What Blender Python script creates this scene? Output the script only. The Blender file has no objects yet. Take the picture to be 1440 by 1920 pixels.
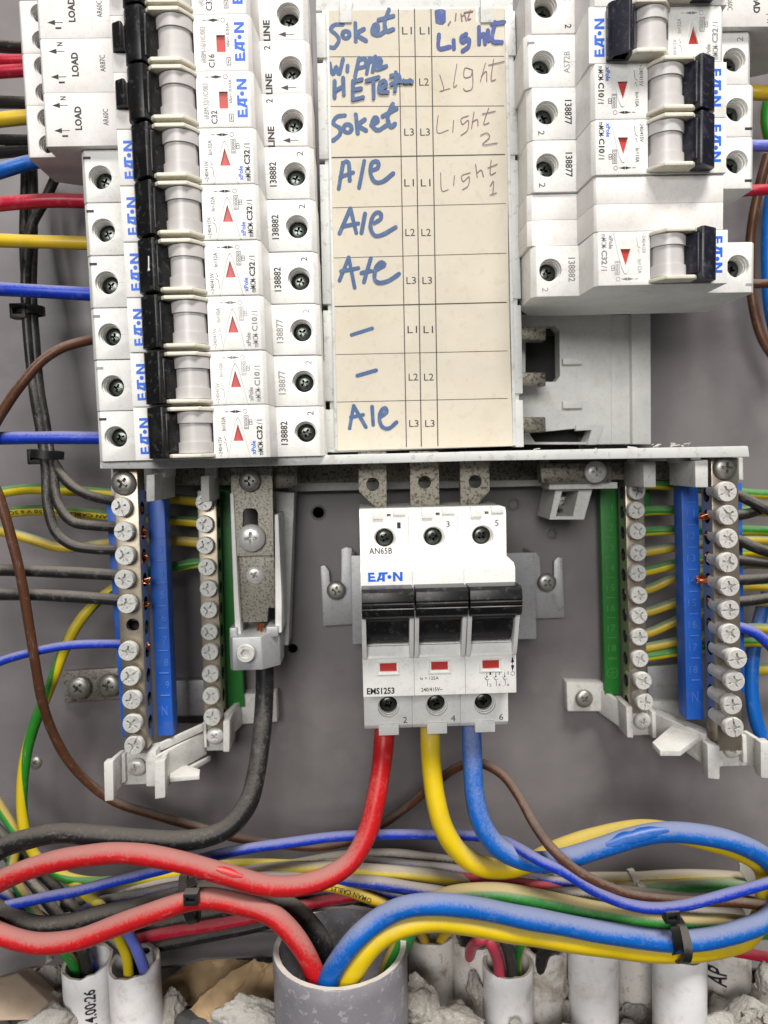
import bpy, bmesh, math, random
from mathutils import Vector, Matrix, noise as mnoise
from mathutils.geometry import tessellate_polygon
random.seed(7)
S = 0.001                       # everything below is written in millimetres
sc = bpy.context.scene
COL = sc.collection
PI = math.pi

# ------------------------------------------------------------------ camera
PITCH, ROLL, YAW, CH, FPX = .0745, -.0265, .025, 336.0, 1420.0
cp, sp = math.cos(PITCH), math.sin(PITCH)
CF = Vector((math.sin(YAW)*cp, math.cos(YAW)*cp, -sp))
_R = Vector((math.cos(YAW), -math.sin(YAW), 0)); _U = _R.cross(CF)
CR = _R*math.cos(ROLL) + _U*math.sin(ROLL)
CU = -_R*math.sin(ROLL) + _U*math.cos(ROLL)
cam = bpy.data.cameras.new('camera'); camo = bpy.data.objects.new('camera', cam); COL.objects.link(camo)
m = Matrix.Identity(4)
for i in range(3):
    m[i][0], m[i][1], m[i][2] = CR[i], CU[i], -CF[i]
m[1][3] = -CH*S
camo.matrix_world = m
cam.sensor_fit = 'VERTICAL'; cam.sensor_height = 36; cam.lens = FPX/1920*36
cam.clip_start = .01; cam.clip_end = 20
cam.dof.use_dof = True; cam.dof.focus_distance = .262; cam.dof.aperture_fstop = 13.0
sc.camera = camo

# ------------------------------------------------------------------ light and exposure
w = bpy.data.worlds.new('World'); sc.world = w; w.use_nodes = True
bg = w.node_tree.nodes['Background']; bg.inputs[0].default_value = (.93, .95, 1, 1); bg.inputs[1].default_value = .075
def area(name, loc, target, sx, sy, watts, col):
    l = bpy.data.lights.new(name, 'AREA'); l.shape = 'RECTANGLE'; l.size = sx; l.size_y = sy; l.energy = watts; l.color = col
    o = bpy.data.objects.new(name, l); COL.objects.link(o); o.location = loc
    o.rotation_euler = (Vector(target)-Vector(loc)).to_track_quat('-Z', 'Y').to_euler()
    return o
area('ceiling_lamp', (.32, -.95, 1.6), (.0, 0, -.05), .8, .35, 48, (1, .965, .91))
area('room_lamp', (-.30, -1.9, .55), (.02, 0, -.05), .8, .6, 23, (1, .98, .95))
sc.view_settings.view_transform = 'Standard'; sc.view_settings.look = 'None'
sc.view_settings.exposure = 0; sc.view_settings.gamma = 1

# ------------------------------------------------------------------ helpers
def at(px, py, h):              # where the sight line through a pixel of the photograph meets the plane h mm in front of the back panel
    d = CF + CR*((px-720)/FPX) + CU*((960-py)/FPX)
    t = (CH-h)/d.y
    return Vector((d.x*t, d.z*t, h))
def lin(c): return tuple((v/12.92 if v <= .04045 else ((v+.055)/1.055)**2.4) for v in c)
def rgb(r, g, b): return lin((r/255, g/255, b/255))

class MB:
    def __init__(s): s.v, s.f, s.m, s.uv, s.mats, s.Q = [], [], [], [], [], []
    def mi(s, mat):
        if mat not in s.mats: s.mats.append(mat)
        return s.mats.index(mat)
    def add(s, verts, faces, mat, uvs=None):
        b = len(s.v); k = s.mi(mat)
        s.v += [tuple(v) for v in verts]
        for i, f in enumerate(faces):
            s.f.append([b+j for j in f]); s.m.append(k); s.uv.append(uvs[i] if uvs else None)
    def bm(s, bm, mat):
        bm.verts.index_update(); s.add([v.co[:] for v in bm.verts], [[v.index for v in f.verts] for f in bm.faces], mat); bm.free()
    def mesh(s, name, org=(0, 0, 0), smooth=40, recalc=True):
        me = bpy.data.meshes.new(name); o = Vector(org)
        me.from_pydata([((x-o.x)*S, -(h-o.z)*S, (z-o.y)*S) for x, z, h in s.v], [], s.f)
        for mt in s.mats: me.materials.append(mt)
        me.polygons.foreach_set('material_index', s.m)
        if any(u is not None for u in s.uv):
            l = me.uv_layers.new(name='UVMap')
            for p, u in zip(me.polygons, s.uv):
                if u:
                    for li, c in zip(p.loop_indices, u): l.data[li].uv = c
        if recalc:
            b = bmesh.new(); b.from_mesh(me); bmesh.ops.recalc_face_normals(b, faces=b.faces); b.to_mesh(me); b.free()
        if smooth:
            me.polygons.foreach_set('use_smooth', [True]*len(me.polygons)); me.set_sharp_from_angle(angle=math.radians(smooth))
        me.update(); return me
    # ---- shapes, all in (x, z, h)
    def _bev(s, bm, b, mat, seg=2):
        if b:
            es = [e for e in bm.edges if len(e.link_faces) == 2 and e.calc_face_angle(0) > .5]
            bmesh.ops.bevel(bm, geom=es, offset=b, segments=seg, affect='EDGES', profile=.6, clamp_overlap=True)
        s.bm(bm, mat)
    def box(s, x0, x1, z0, z1, h0, h1, mat, b=.3, M=None):
        bm = bmesh.new(); bmesh.ops.create_cube(bm, size=1)
        for v in bm.verts:
            v.co = ((x0+x1)/2+v.co.x*(x1-x0), (z0+z1)/2+v.co.y*(z1-z0), (h0+h1)/2+v.co.z*(h1-h0))
        bmesh.ops.recalc_face_normals(bm, faces=bm.faces)
        if M: bm.transform(M)
        s._bev(bm, b, mat)
    def loft(s, A, B, mat, b=.3, seg=2):      # closed polygon A joined to polygon B, both capped
        n = len(A); bm = bmesh.new()
        va = [bm.verts.new(p) for p in A]; vb = [bm.verts.new(p) for p in B]
        bm.faces.new(va[::-1]); bm.faces.new(vb)
        for i in range(n): bm.faces.new((va[i], va[(i+1) % n], vb[(i+1) % n], vb[i]))
        bmesh.ops.recalc_face_normals(bm, faces=bm.faces)
        s._bev(bm, b, mat, seg)
    def prof(s, poly, z0, z1, mat, b=.3, seg=2):   # polygon in (x,h) pushed along z
        s.loft([(x, z0, h) for x, h in poly], [(x, z1, h) for x, h in poly], mat, b, seg)
    def profx(s, poly, x0, x1, mat, b=.3):   # polygon in (z,h) pushed along x
        s.loft([(x0, z, h) for z, h in poly], [(x1, z, h) for z, h in poly], mat, b)
    def plate(s, pts, h1, h0, mat, b=.3):          # outline read off the photograph at height h1, pushed straight back to h0
        P = [at(x, y, h1) for x, y in pts]
        s.loft([(p.x, p.y, h0) for p in P], [(p.x, p.y, h1) for p in P], mat, b)
    def holed(s, outer, holes, h1, h0, mat):       # plate with holes, (x,z) outlines
        loops = [outer]+holes; flat = [Vector((x, z, 0)) for l in loops for x, z in l]
        tri = tessellate_polygon([[Vector((x, z, 0)) for x, z in l] for l in loops]); n = len(flat)
        V = [(p.x, p.y, h1) for p in flat]+[(p.x, p.y, h0) for p in flat]
        F = [list(t) for t in tri]+[[n+i for i in t[::-1]] for t in tri]; o = 0
        for l in loops:
            k = len(l)
            for i in range(k): F.append([o+i, o+(i+1) % k, n+o+(i+1) % k, n+o+i])
            o += k
        s.add(V, F, mat)
    def lathe(s, prof, c, ax, mat, n=24, caps=True):   # prof = [(r, t)]
        c = Vector(c); ax = Vector(ax).normalized(); e1 = ax.orthogonal().normalized(); e2 = ax.cross(e1)
        V, F = [], []
        for r, t in prof:
            for k in range(n):
                a = 2*PI*k/n; V.append(c+ax*t+e1*(r*math.cos(a))+e2*(r*math.sin(a)))
        for j in range(len(prof)-1):
            for k in range(n): F.append([j*n+k, j*n+(k+1) % n, (j+1)*n+(k+1) % n, (j+1)*n+k])
        if caps: F.append(list(range(n))[::-1]); F.append([(len(prof)-1)*n+k for k in range(n)])
        s.add(V, F, mat)
    def cyl(s, c, ax, r, t0, t1, mat, n=24, b=.0):
        if b: s.lathe([(r-b, t0), (r, t0+b), (r, t1-b), (r-b, t1)], c, ax, mat, n)
        else: s.lathe([(r, t0), (r, t1)], c, ax, mat, n)
    def tube(s, pts, r, mat, n=14, step=1.6, twist=0., ph=0., wob=0.):
        P = [Vector(p) for p in pts]; Q = []
        E = [P[0]*2-P[1]]+P+[P[-1]*2-P[-2]]
        for i in range(1, len(E)-2):
            a, b, c, d = E[i-1:i+3]; k = max(2, int((c-b).length/step))
            t0 = 0; t1 = max(1e-3, (b-a).length)**.5; t2 = t1+max(1e-3, (c-b).length)**.5; t3 = t2+max(1e-3, (d-c).length)**.5
            for j in range(k):
                t = t1+(t2-t1)*j/k
                A1 = a*((t1-t)/(t1-t0))+b*((t-t0)/(t1-t0)); A2 = b*((t2-t)/(t2-t1))+c*((t-t1)/(t2-t1)); A3 = c*((t3-t)/(t3-t2))+d*((t-t2)/(t3-t2))
                B1 = A1*((t2-t)/(t2-t0))+A2*((t-t0)/(t2-t0)); B2 = A2*((t3-t)/(t3-t1))+A3*((t-t1)/(t3-t1))
                Q.append(B1*((t2-t)/(t2-t1))+B2*((t-t1)/(t2-t1)))
        Q.append(P[-1])
        if wob: Q = [q+Vector(mnoise.noise_vector(q*.05))*wob for q in Q]
        T = [(Q[min(i+1, len(Q)-1)]-Q[max(i-1, 0)]).normalized() for i in range(len(Q))]
        N = T[0].orthogonal().normalized() if abs(T[0].z) > .95 else (Vector((0, 0, 1))-T[0]*T[0].z).normalized()
        V, L, acc = [], [], 0; s.Q = Q
        for i, q in enumerate(Q):
            if i: N = (N-T[i]*N.dot(T[i])).normalized(); acc += (q-Q[i-1]).length
            Bn = T[i].cross(N); rr = r*(1+.018*math.sin(acc*.21+ph)+.03*mnoise.noise(q*.11))
            for k in range(n):
                a = 2*PI*k/n; V.append(q+N*(rr*math.cos(a))+Bn*(rr*math.sin(a)))
            L.append(acc)
        F, U = [], []
        for i in range(len(Q)-1):
            for k in range(n):
                F.append([i*n+k, i*n+(k+1) % n, (i+1)*n+(k+1) % n, (i+1)*n+k])
                u0, u1 = k/n+ph, (k+1)/n+ph; w0, w1 = L[i]*twist, L[i+1]*twist
                U.append([(u0+w0, L[i]), (u1+w0, L[i]), (u1+w1, L[i+1]), (u0+w1, L[i+1])])
        z = [(0, 0)]*n
        F.append(list(range(n))[::-1]); U.append(z); F.append([(len(Q)-1)*n+k for k in range(n)]); U.append(z)
        s.add(V, F, mat, U)
    def ribbon(s, pts, wd, h, mat, n=6):        # flat pen stroke on the plane h: (x,z) points
        pts = [Vector(p) for p in pts]; Q = []
        if len(pts) > 2:
            E = [pts[0]*2-pts[1]]+pts+[pts[-1]*2-pts[-2]]
            for i in range(1, len(E)-2):
                for j in range(5):
                    t = j/5; a, b, c, d = E[i-1:i+3]
                    Q.append(.5*((2*b)+(c-a)*t+(2*a-5*b+4*c-d)*t*t+(3*b-a-3*c+d)*t**3))
            Q.append(pts[-1])
        else: Q = pts
        V, F = [], []; s.hz = getattr(s, 'hz', 0)
        for i, q in enumerate(Q):
            t = (Q[min(i+1, len(Q)-1)]-Q[max(i-1, 0)]).normalized(); nn = Vector((-t.y, t.x)); ww = wd/2*(.9+.2*random.random())
            hq = h+i*.0011; V += [(q.x+nn.x*ww, q.y+nn.y*ww, hq), (q.x-nn.x*ww, q.y-nn.y*ww, hq)]
        for i in range(len(Q)-1): F.append([2*i, 2*i+1, 2*i+3, 2*i+2])
        for q, t in ((Q[0], Q[0]-Q[1]), (Q[-1], Q[-1]-Q[-2])):
            a0 = math.atan2(t.y, t.x); b0 = len(V)
            for k in range(n+1):
                a = a0-PI/2+PI*k/n; V.append((q.x+math.cos(a)*wd/2, q.y+math.sin(a)*wd/2, h-.003 if q is Q[0] else h+len(Q)*.0011))
            F.append(list(range(b0, b0+n+1)))
        s.add(V, F, mat)
    def text(s, string, c, length, height, mat, h, d='v', bold=0., ext=0.):
        V, F, x0, x1, y0, y1 = glyphs(string, bold, ext)
        sx = length/(x1-x0); sy = height/(y1-y0); out = []
        for x, y, zz in V:
            gx = (x-(x0+x1)/2)*sx; gy = (y-(y0+y1)/2)*sy; hh = h+zz*ext
            out.append((c[0]-gy, c[1]+gx, hh) if d == 'v' else (c[0]+gy, c[1]-gx, hh) if d == '-v' else (c[0]+gx, c[1]+gy, hh))
        s.add(out, F, mat)

_G = {}
def glyphs(string, bold, ext):
    k = (string, bold, ext > 0)
    if k not in _G:
        cu = bpy.data.curves.new('lettering', 'FONT'); cu.body = string; cu.resolution_u = 2; cu.offset = bold
        if ext: cu.extrude = .5
        o = bpy.data.objects.new('lettering', cu); COL.objects.link(o)
        dg = bpy.context.evaluated_depsgraph_get(); me = o.evaluated_get(dg).to_mesh()
        V = [(v.co.x, v.co.y, v.co.z+.5) for v in me.vertices]; F = [list(p.vertices) for p in me.polygons]
        o.evaluated_get(dg).to_mesh_clear(); bpy.data.objects.remove(o); bpy.data.curves.remove(cu)
        xs = [v[0] for v in V]; ys = [v[1] for v in V]
        _G[k] = (V, F, min(xs), max(xs), min(ys), max(ys))
    return _G[k]

def boolcut(mb, cut):                     # real pockets and holes
    o = bpy.data.objects.new('a', mb.mesh('a', smooth=0)); c = bpy.data.objects.new('b', cut.mesh('b', smooth=0))
    COL.objects.link(o); COL.objects.link(c)
    md = o.modifiers.new('m', 'BOOLEAN'); md.object = c; md.operation = 'DIFFERENCE'; md.solver = 'EXACT'
    md.use_self = True
    try: md.material_mode = 'TRANSFER'
    except Exception: pass
    dg = bpy.context.evaluated_depsgraph_get(); me = bpy.data.meshes.new_from_object(o.evaluated_get(dg))
    bpy.data.objects.remove(o); bpy.data.objects.remove(c)
    me.polygons.foreach_set('use_smooth', [True]*len(me.polygons)); me.set_sharp_from_angle(angle=math.radians(38)); me.update()
    return me

ORG = {}
def place(o, org, rot=0):
    o.location = (org[0]*S, -org[2]*S, org[1]*S); o.rotation_euler = (0, rot, 0); ORG[o.name] = Vector(org)
def tag(o, label, cat, group=None, kind=None):
    if kind: o['kind'] = kind
    if label: o['label'] = label
    if cat: o['category'] = cat
    if group: o['group'] = group
    return o
def thing(name, org, label, cat, group=None, rot=0):
    o = bpy.data.objects.new(name, None); o.empty_display_size = .01; COL.objects.link(o); place(o, org, rot)
    return tag(o, label, cat, group)
def part(name, me, parent, loc=(0, 0, 0), rot=0):     # me: mesh in the parent's own frame
    o = bpy.data.objects.new(name, me); COL.objects.link(o); o.parent = parent
    o.location = (loc[0]*S, -loc[2]*S, loc[1]*S); o.rotation_euler = (0, rot, 0)
    return o
def wpart(name, mb, parent, smooth=40, recalc=True):  # mb in place coordinates
    return part(name, mb.mesh(name, ORG[parent.name], smooth, recalc), parent)
def solo(name, mb, org, label=None, cat=None, group=None, kind=None, smooth=40):
    o = bpy.data.objects.new(name, mb.mesh(name, org, smooth)); COL.objects.link(o); place(o, org)
    return tag(o, label, cat, group, kind)
_C = {}
def cached(key, fn):
    if key not in _C: _C[key] = fn()
    return _C[key]

# ------------------------------------------------------------------ materials
def mat(name, base, rough=.5, metal=0., spec=.5, dirt=None, dirt_amt=0., dirt_scale=.25, speck=None, speck_amt=0., speck_scale=2., bump=0., bump_scale=3., bdist=.15, slo=.56, dust=0., stripe=None, var=.06, coat=0., scratch=0., dustc=(.315, .28, .245)):
    m = bpy.data.materials.new(name); m.use_nodes = True; nt = m.node_tree; N = nt.nodes; L = nt.links
    p = N['Principled BSDF']; p.inputs['Roughness'].default_value = rough; p.inputs['Metallic'].default_value = metal
    p.inputs['Specular IOR Level'].default_value = spec; p.inputs['Coat Weight'].default_value = coat
    tc = N.new('ShaderNodeTexCoord'); oi = N.new('ShaderNodeObjectInfo')
    ad = N.new('ShaderNodeVectorMath'); ad.operation = 'ADD'; L.new(tc.outputs['Object'], ad.inputs[0])
    mu = N.new('ShaderNodeMath'); mu.operation = 'MULTIPLY'; mu.inputs[1].default_value = 3.; L.new(oi.outputs['Random'], mu.inputs[0]); L.new(mu.outputs[0], ad.inputs[1])
    def noi(scale, detail=4, rgh=.6):
        n = N.new('ShaderNodeTexNoise'); n.inputs['Scale'].default_value = scale/S; n.inputs['Detail'].default_value = detail; n.inputs['Roughness'].default_value = rgh
        L.new(ad.outputs[0], n.inputs['Vector']); return n.outputs['Fac']
    def ramp(fac, a, b):
        r = N.new('ShaderNodeMapRange'); r.interpolation_type = 'SMOOTHSTEP'; r.inputs['From Min'].default_value = a; r.inputs['From Max'].default_value = b; L.new(fac, r.inputs['Value']); return r.outputs[0]
    def mix(fac, a, b, k=1.):
        x = N.new('ShaderNodeMix'); x.data_type = 'RGBA'
        if k != 1.:
            q = N.new('ShaderNodeMath'); q.operation = 'MULTIPLY'; q.inputs[1].default_value = k; L.new(fac, q.inputs[0]); fac = q.outputs[0]
        L.new(fac, x.inputs['Factor'])
        for s_, c in ((x.inputs[6], a), (x.inputs[7], b)):
            if isinstance(c, tuple): s_.default_value = (*c, 1)
            else: L.new(c, s_)
        return x.outputs[2]
    col = tuple(base)
    if stripe:
        uv = N.new('ShaderNodeUVMap'); sx = N.new('ShaderNodeSeparateXYZ'); L.new(uv.outputs[0], sx.inputs[0])
        fr = N.new('ShaderNodeMath'); fr.operation = 'FRACT'; L.new(sx.outputs[0], fr.inputs[0])
        pp = N.new('ShaderNodeMath'); pp.operation = 'PINGPONG'; pp.inputs[1].default_value = .5; L.new(fr.outputs[0], pp.inputs[0])
        col = mix(ramp(pp.outputs[0], .23, .265), col, tuple(stripe))
    if var:
        col = mix(ramp(noi(.06, 3), .3, .7), col if not isinstance(col, tuple) else tuple(c*(1-var) for c in col), col if not isinstance(col, tuple) else tuple(min(1, c*(1+var)) for c in col))
    if dirt: col = mix(ramp(noi(dirt_scale, 6, .65), .5, .72), col, tuple(dirt), dirt_amt)
    if speck: col = mix(ramp(noi(speck_scale, 3, .7), slo, slo+.10), col, tuple(speck), speck_amt)
    if scratch:
        u2 = N.new('ShaderNodeUVMap'); mp = N.new('ShaderNodeMapping'); mp.inputs['Scale'].default_value = (7, .09, 1); L.new(u2.outputs[0], mp.inputs[0])
        ns = N.new('ShaderNodeTexNoise'); ns.inputs['Scale'].default_value = 1.; ns.inputs['Detail'].default_value = 5; ns.inputs['Roughness'].default_value = .65; L.new(mp.outputs[0], ns.inputs['Vector'])
        col = mix(ramp(ns.outputs['Fac'], .60, .70), col, (.50, .46, .42), scratch)
    if dust:
        g = N.new('ShaderNodeNewGeometry'); sz = N.new('ShaderNodeSeparateXYZ'); L.new(g.outputs['Normal'], sz.inputs[0])
        a = N.new('ShaderNodeMath'); a.operation = 'MULTIPLY_ADD'; a.inputs[1].default_value = .8; L.new(noi(.035, 4, .6), a.inputs[0]); L.new(sz.outputs[2], a.inputs[2])
        b = N.new('ShaderNodeMath'); b.operation = 'MULTIPLY_ADD'; b.inputs[1].default_value = .95; L.new(noi(1.1, 4, .75), b.inputs[0]); L.new(a.outputs[0], b.inputs[2])
        f = ramp(b.outputs[0], 1.0, 1.66)
        col = mix(f, col, dustc, dust)
        q = N.new('ShaderNodeMapRange'); q.inputs['To Min'].default_value = rough; q.inputs['To Max'].default_value = .95; L.new(f, q.inputs['Value']); L.new(q.outputs[0], p.inputs['Roughness'])
    if isinstance(col, tuple): p.inputs['Base Color'].default_value = (*col, 1)
    else: L.new(col, p.inputs['Base Color'])
    if bump:
        bn = N.new('ShaderNodeBump'); bn.inputs['Strength'].default_value = bump; bn.inputs['Distance'].default_value = bdist*S; L.new(noi(bump_scale, 4), bn.inputs['Height']); L.new(bn.outputs[0], p.inputs['Normal'])
    return m
W_ = mat('white_plastic', (.80, .795, .77), .42, dirt=(.50, .44, .35), dirt_amt=.25, dirt_scale=.18, speck=(.30, .26, .22), speck_amt=.16, speck_scale=.9, bump=.06, bump_scale=4, dust=.10, dustc=(.55, .5, .43))
WP = mat('warm_white_plastic', (.78, .755, .735), .42, dirt=(.50, .44, .37), dirt_amt=.22, dirt_scale=.18, speck=(.32, .27, .23), speck_amt=.15, speck_scale=.9, bump=.06, bump_scale=4)
CREAM = mat('cream_plastic', (.70, .665, .56), .38, dirt=(.5, .42, .28), dirt_amt=.35, dirt_scale=.4)
ROTOR = mat('rotor_plastic', (.55, .525, .515), .35, dirt=(.45, .40, .36), dirt_amt=.25, dirt_scale=.3)
HOLDER = mat('holder_plastic', (.60, .595, .57), .5, dirt=(.33, .29, .24), dirt_amt=.4, dirt_scale=.15, speck=(.2, .17, .15), speck_amt=.3, speck_scale=.7, dust=.5, dustc=(.62, .6, .56), bump=.08)
TRAY = mat('tray_plastic', (.60, .605, .59), .5, dirt=(.30, .27, .22), dirt_amt=.4, dirt_scale=.12, speck=(.12, .11, .10), speck_amt=.3, speck_scale=.3, bump=.05)
BLACK = mat('black_plastic', (.007, .007, .008), .36, spec=.35, dirt=(.05, .05, .053), dirt_amt=.3, dirt_scale=.12, speck=(.3, .3, .29), speck_amt=.12, speck_scale=.5, bump=.08, bump_scale=2)
NAVY = mat('blue_black_plastic', (.013, .013, .022), .34, spec=.4, dirt=(.09, .09, .13), dirt_amt=.35, dirt_scale=.15, speck=(.3, .3, .32), speck_amt=.10, speck_scale=.6, bump=.06, bump_scale=2)
DARK = mat('dark_inside_and_shade', (.012, .012, .012), .7)
INK = mat('black_print', (.016, .015, .022), .55, var=0)
GINK = mat('faded_print', (.27, .26, .26), .55, var=.2)
BINK = mat('blue_print', (.006, .12, .66), .45, var=0)
REDW = mat('red_window', (.50, .035, .028), .4, dirt=(.25, .03, .03), dirt_amt=.4, dirt_scale=.2)
TSCREW = mat('dark_terminal_steel', (.10, .11, .10), .28, metal=1., dirt=(.02, .02, .02), dirt_amt=.7, dirt_scale=.4, bump=.3, bump_scale=.8)
ZINC = mat('zinc_plated_steel', (.74, .74, .71), .34, metal=.45, dirt=(.30, .29, .26), dirt_amt=.5, dirt_scale=.35, bump=.2, bump_scale=1.2, dust=.35, dustc=(.6, .58, .54))
ZINCD = mat('dull_zinc_steel', (.42, .41, .37), .42, metal=.8, dirt=(.16, .15, .12), dirt_amt=.6, dirt_scale=.3, bump=.25, bump_scale=1.2)
CHALK = mat('dusty_zinc_steel', (.66, .65, .62), .55, metal=.35, dirt=(.35, .33, .3), dirt_amt=.5, dirt_scale=.4, bump=.3, bump_scale=1.0, dust=.5, dustc=(.75, .73, .7))
TIN = mat('mottled_tinned_copper', (.27, .25, .205), .42, metal=.7, dirt=(.26, .23, .18), dirt_amt=.6, dirt_scale=.15, speck=(.05, .042, .03), speck_amt=.8, speck_scale=.85, slo=.50, bump=.3, bump_scale=1.5)
TINF = mat('fine_mottled_tin', (.33, .31, .265), .46, metal=.65, dirt=(.28, .26, .22), dirt_amt=.6, dirt_scale=.2, speck=(.08, .07, .05), speck_amt=.8, speck_scale=1.1, slo=.50, bump=.2, bump_scale=2)
BRASS = mat('nickelled_brass', (.47, .405, .315), .36, metal=.85, dirt=(.22, .19, .14), dirt_amt=.6, dirt_scale=.10, bump=.15, bump_scale=.7, dust=.25, dustc=(.5, .47, .42))
GALV = mat('galvanised_steel', (.42, .42, .43), .5, metal=.6, dirt=(.30, .29, .30), dirt_amt=.7, dirt_scale=.3, speck=(.2, .19, .18), speck_amt=.35, speck_scale=1.2, bump=.1)
COPPER = mat('bare_copper', (.62, .23, .10), .32, metal=1., dirt=(.2, .07, .03), dirt_amt=.7, dirt_scale=.5)
ALU = mat('cast_aluminium', (.47, .48, .49), .5, metal=.6, dirt=(.3, .3, .3), dirt_amt=.5, dirt_scale=.3, bump=.25, bump_scale=.8)
BLUEP = mat('blue_strip_plastic', (.012, .105, .50), .45, dirt=(.10, .16, .40), dirt_amt=.3, dirt_scale=.2, bump=.05)
BLUED = mat('blue_strip_figure', (.05, .17, .58), .5, dust=.5, dustc=(.3, .4, .65))
GREENP = mat('green_strip_plastic', (.012, .16, .018), .5, dirt=(.05, .18, .05), dirt_amt=.3, dirt_scale=.2)
GREEND = mat('green_strip_figure', (.05, .23, .05), .5)
PANEL = mat('grey_painted_steel', (.186, .171, .176), .33, dirt=(.27, .245, .245), dirt_amt=.42, dirt_scale=.016, speck=(.28, .26, .25), speck_amt=.12, speck_scale=.05, bump=.05, bump_scale=1.5, var=.05)
PAPER = mat('yellowed_paper', (.585, .535, .44), .75, dirt=(.50, .435, .33), dirt_amt=.55, dirt_scale=.03, speck=(.40, .31, .21), speck_amt=.16, speck_scale=.3, var=.04)
LINEM = mat('table_line_print', (.05, .04, .04), .7, var=0)
MARKER = mat('blue_marker_ink', (.05, .10, .225), .6, dirt=(.10, .165, .30), dirt_amt=.8, dirt_scale=.3, speck=(.03, .05, .17), speck_amt=.5, speck_scale=.5)
MARKERD = mat('dark_blue_marker_ink', (.04, .07, .25), .6, dirt=(.09, .14, .34), dirt_amt=.8, dirt_scale=.3)
PEN = mat('purple_pen_ink', (.20, .12, .14), .7, var=.1)
PVC = mat('white_conduit_plastic', (.78, .77, .78), .42, dirt=(.42, .35, .26), dirt_amt=.5, dirt_scale=.05, speck=(.30, .25, .18), speck_amt=.15, speck_scale=.2, bump=.1)
PVCD = mat('soiled_conduit_plastic', (.64, .61, .575), .5, dirt=(.25, .20, .135), dirt_amt=.9, dirt_scale=.07, speck=(.2, .16, .12), speck_amt=.4, speck_scale=.4, bump=.2)
RIM = mat('sawn_conduit_edge', (.58, .52, .42), .8, dirt=(.32, .26, .17), dirt_amt=.7, dirt_scale=.4, bump=.4, bump_scale=1)
GPVC = mat('grey_conduit_plastic', (.235, .225, .25), .42, dirt=(.34, .33, .35), dirt_amt=.6, dirt_scale=.06, speck=(.55, .54, .53), speck_amt=.4, speck_scale=.28, bump=.08)
STONE = mat('broken_concrete', (.35, .325, .29), .95, dirt=(.22, .19, .155), dirt_amt=.7, dirt_scale=.25, speck=(.58, .55, .50), speck_amt=.6, speck_scale=1.1, bump=1., bump_scale=1.6, bdist=.7, var=.15)
STONEP = mat('pale_broken_plaster', (.41, .39, .36), .95, dirt=(.26, .24, .21), dirt_amt=.7, dirt_scale=.35, speck=(.6, .58, .54), speck_amt=.5, speck_scale=1.2, bump=1., bump_scale=1.6, bdist=.6)
SLAB = mat('beige_brick', (.42, .325, .24), .9, dirt=(.32, .25, .19), dirt_amt=.5, dirt_scale=.1, bump=.4)
CARD = mat('brown_wrapping_paper', (.44, .30, .165), .8, dirt=(.28, .18, .095), dirt_amt=.7, dirt_scale=.07, speck=(.03, .10, .13), speck_amt=.12, speck_scale=.05, bump=.1)
TIE = mat('black_nylon_tie', (.012, .012, .013), .45, dust=.28)
TIEW = mat('dusty_white_tie', (.45, .43, .38), .7, dust=.5)
def cabm(name, base, dust=.75, rough=.36, stripe=None, **k):
    return mat(name, base, rough, spec=.34, scratch=.16, dust=dust, stripe=stripe, speck=(.5, .46, .42), speck_amt=.07, speck_scale=.35, bump=.06, bump_scale=1, var=0 if stripe else .08, **k)
RED = cabm('red_cable_sheath', (.48, .010, .013), .56)
REDT = cabm('crimson_wire_sheath', (.42, .012, .035), .22)
YEL = cabm('yellow_cable_sheath', (.70, .50, .008), .42)
YELT = cabm('yellow_wire_sheath', (.62, .42, .02), .30)
BLU = cabm('blue_cable_sheath', (.004, .11, .45), .60, dustc=(.33, .315, .32))
BLUT = cabm('deep_blue_wire_sheath', (.008, .04, .42), .55, dustc=(.33, .315, .32))
BLK = cabm('black_cable_sheath', (.012, .012, .013), .27)
BLKT = cabm('dusty_black_wire_sheath', (.018, .017, .016), .42)
BRN = cabm('brown_wire_sheath', (.085, .034, .017), .32)
GY = cabm('green_yellow_wire_sheath', (.60, .46, .012), .32, stripe=(.02, .20, .018))
GYD = cabm('dusty_green_yellow_sheath', (.50, .36, .03), .60, stripe=(.03, .22, .04))
YELD = cabm('dusty_yellow_sheath', (.55, .42, .04), .92)
BLUD = cabm('dusty_blue_sheath', (.012, .04, .34), .95)
GRYD = cabm('dust_covered_wire_sheath', (.035, .033, .03), .95)
PNK = cabm('faded_red_wire_sheath', (.52, .05, .09), .45)
VIO = cabm('pale_blue_wire_sheath', (.12, .15, .55), .65, dustc=(.42, .41, .48))

# ------------------------------------------------------------------ the setting
def XZ(x, y, h): p = at(x, y, h); return (p.x, p.y)
def circ(c, r, n=20): return [(c[0]+r*math.cos(2*PI*k/n), c[1]+r*math.sin(2*PI*k/n)) for k in range(n)]
holes_px = [(597, 961, 2.6), (549, 1216, 2.2), (1035, 1001, 2.0), (963, 946, 2.2)]
mb = MB()
mb.holed([(-260, -224), (290, -236), (290, 300), (-260, 300)], [circ(XZ(x, y, 0), r) for x, y, r in holes_px], 0, -1.5, PANEL)
panel = solo('back_panel', mb, (0, 0, 0), kind='structure', smooth=30)
for x, y, r in holes_px:
    q = MB(); c = XZ(x, y, 0); q.lathe([(r-.05, -1.4), (r-.05, .1), (r+.35, .35), (r+1.0, .02)], (*c, 0), (0, 0, 1), PANEL, 24, False); wpart('hole_rim', q, panel)
for x, y, r in holes_px[2:]:
    q = MB(); q.cyl((*XZ(x, y, 0), 0), (0, 0, 1), r-.15, -1.4, -.7, PANEL, 20, .1); wpart('blind_plug', q, panel)
mb = MB(); mb.box(-270, 300, -330, 310, -62, -60, DARK, 0)
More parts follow.
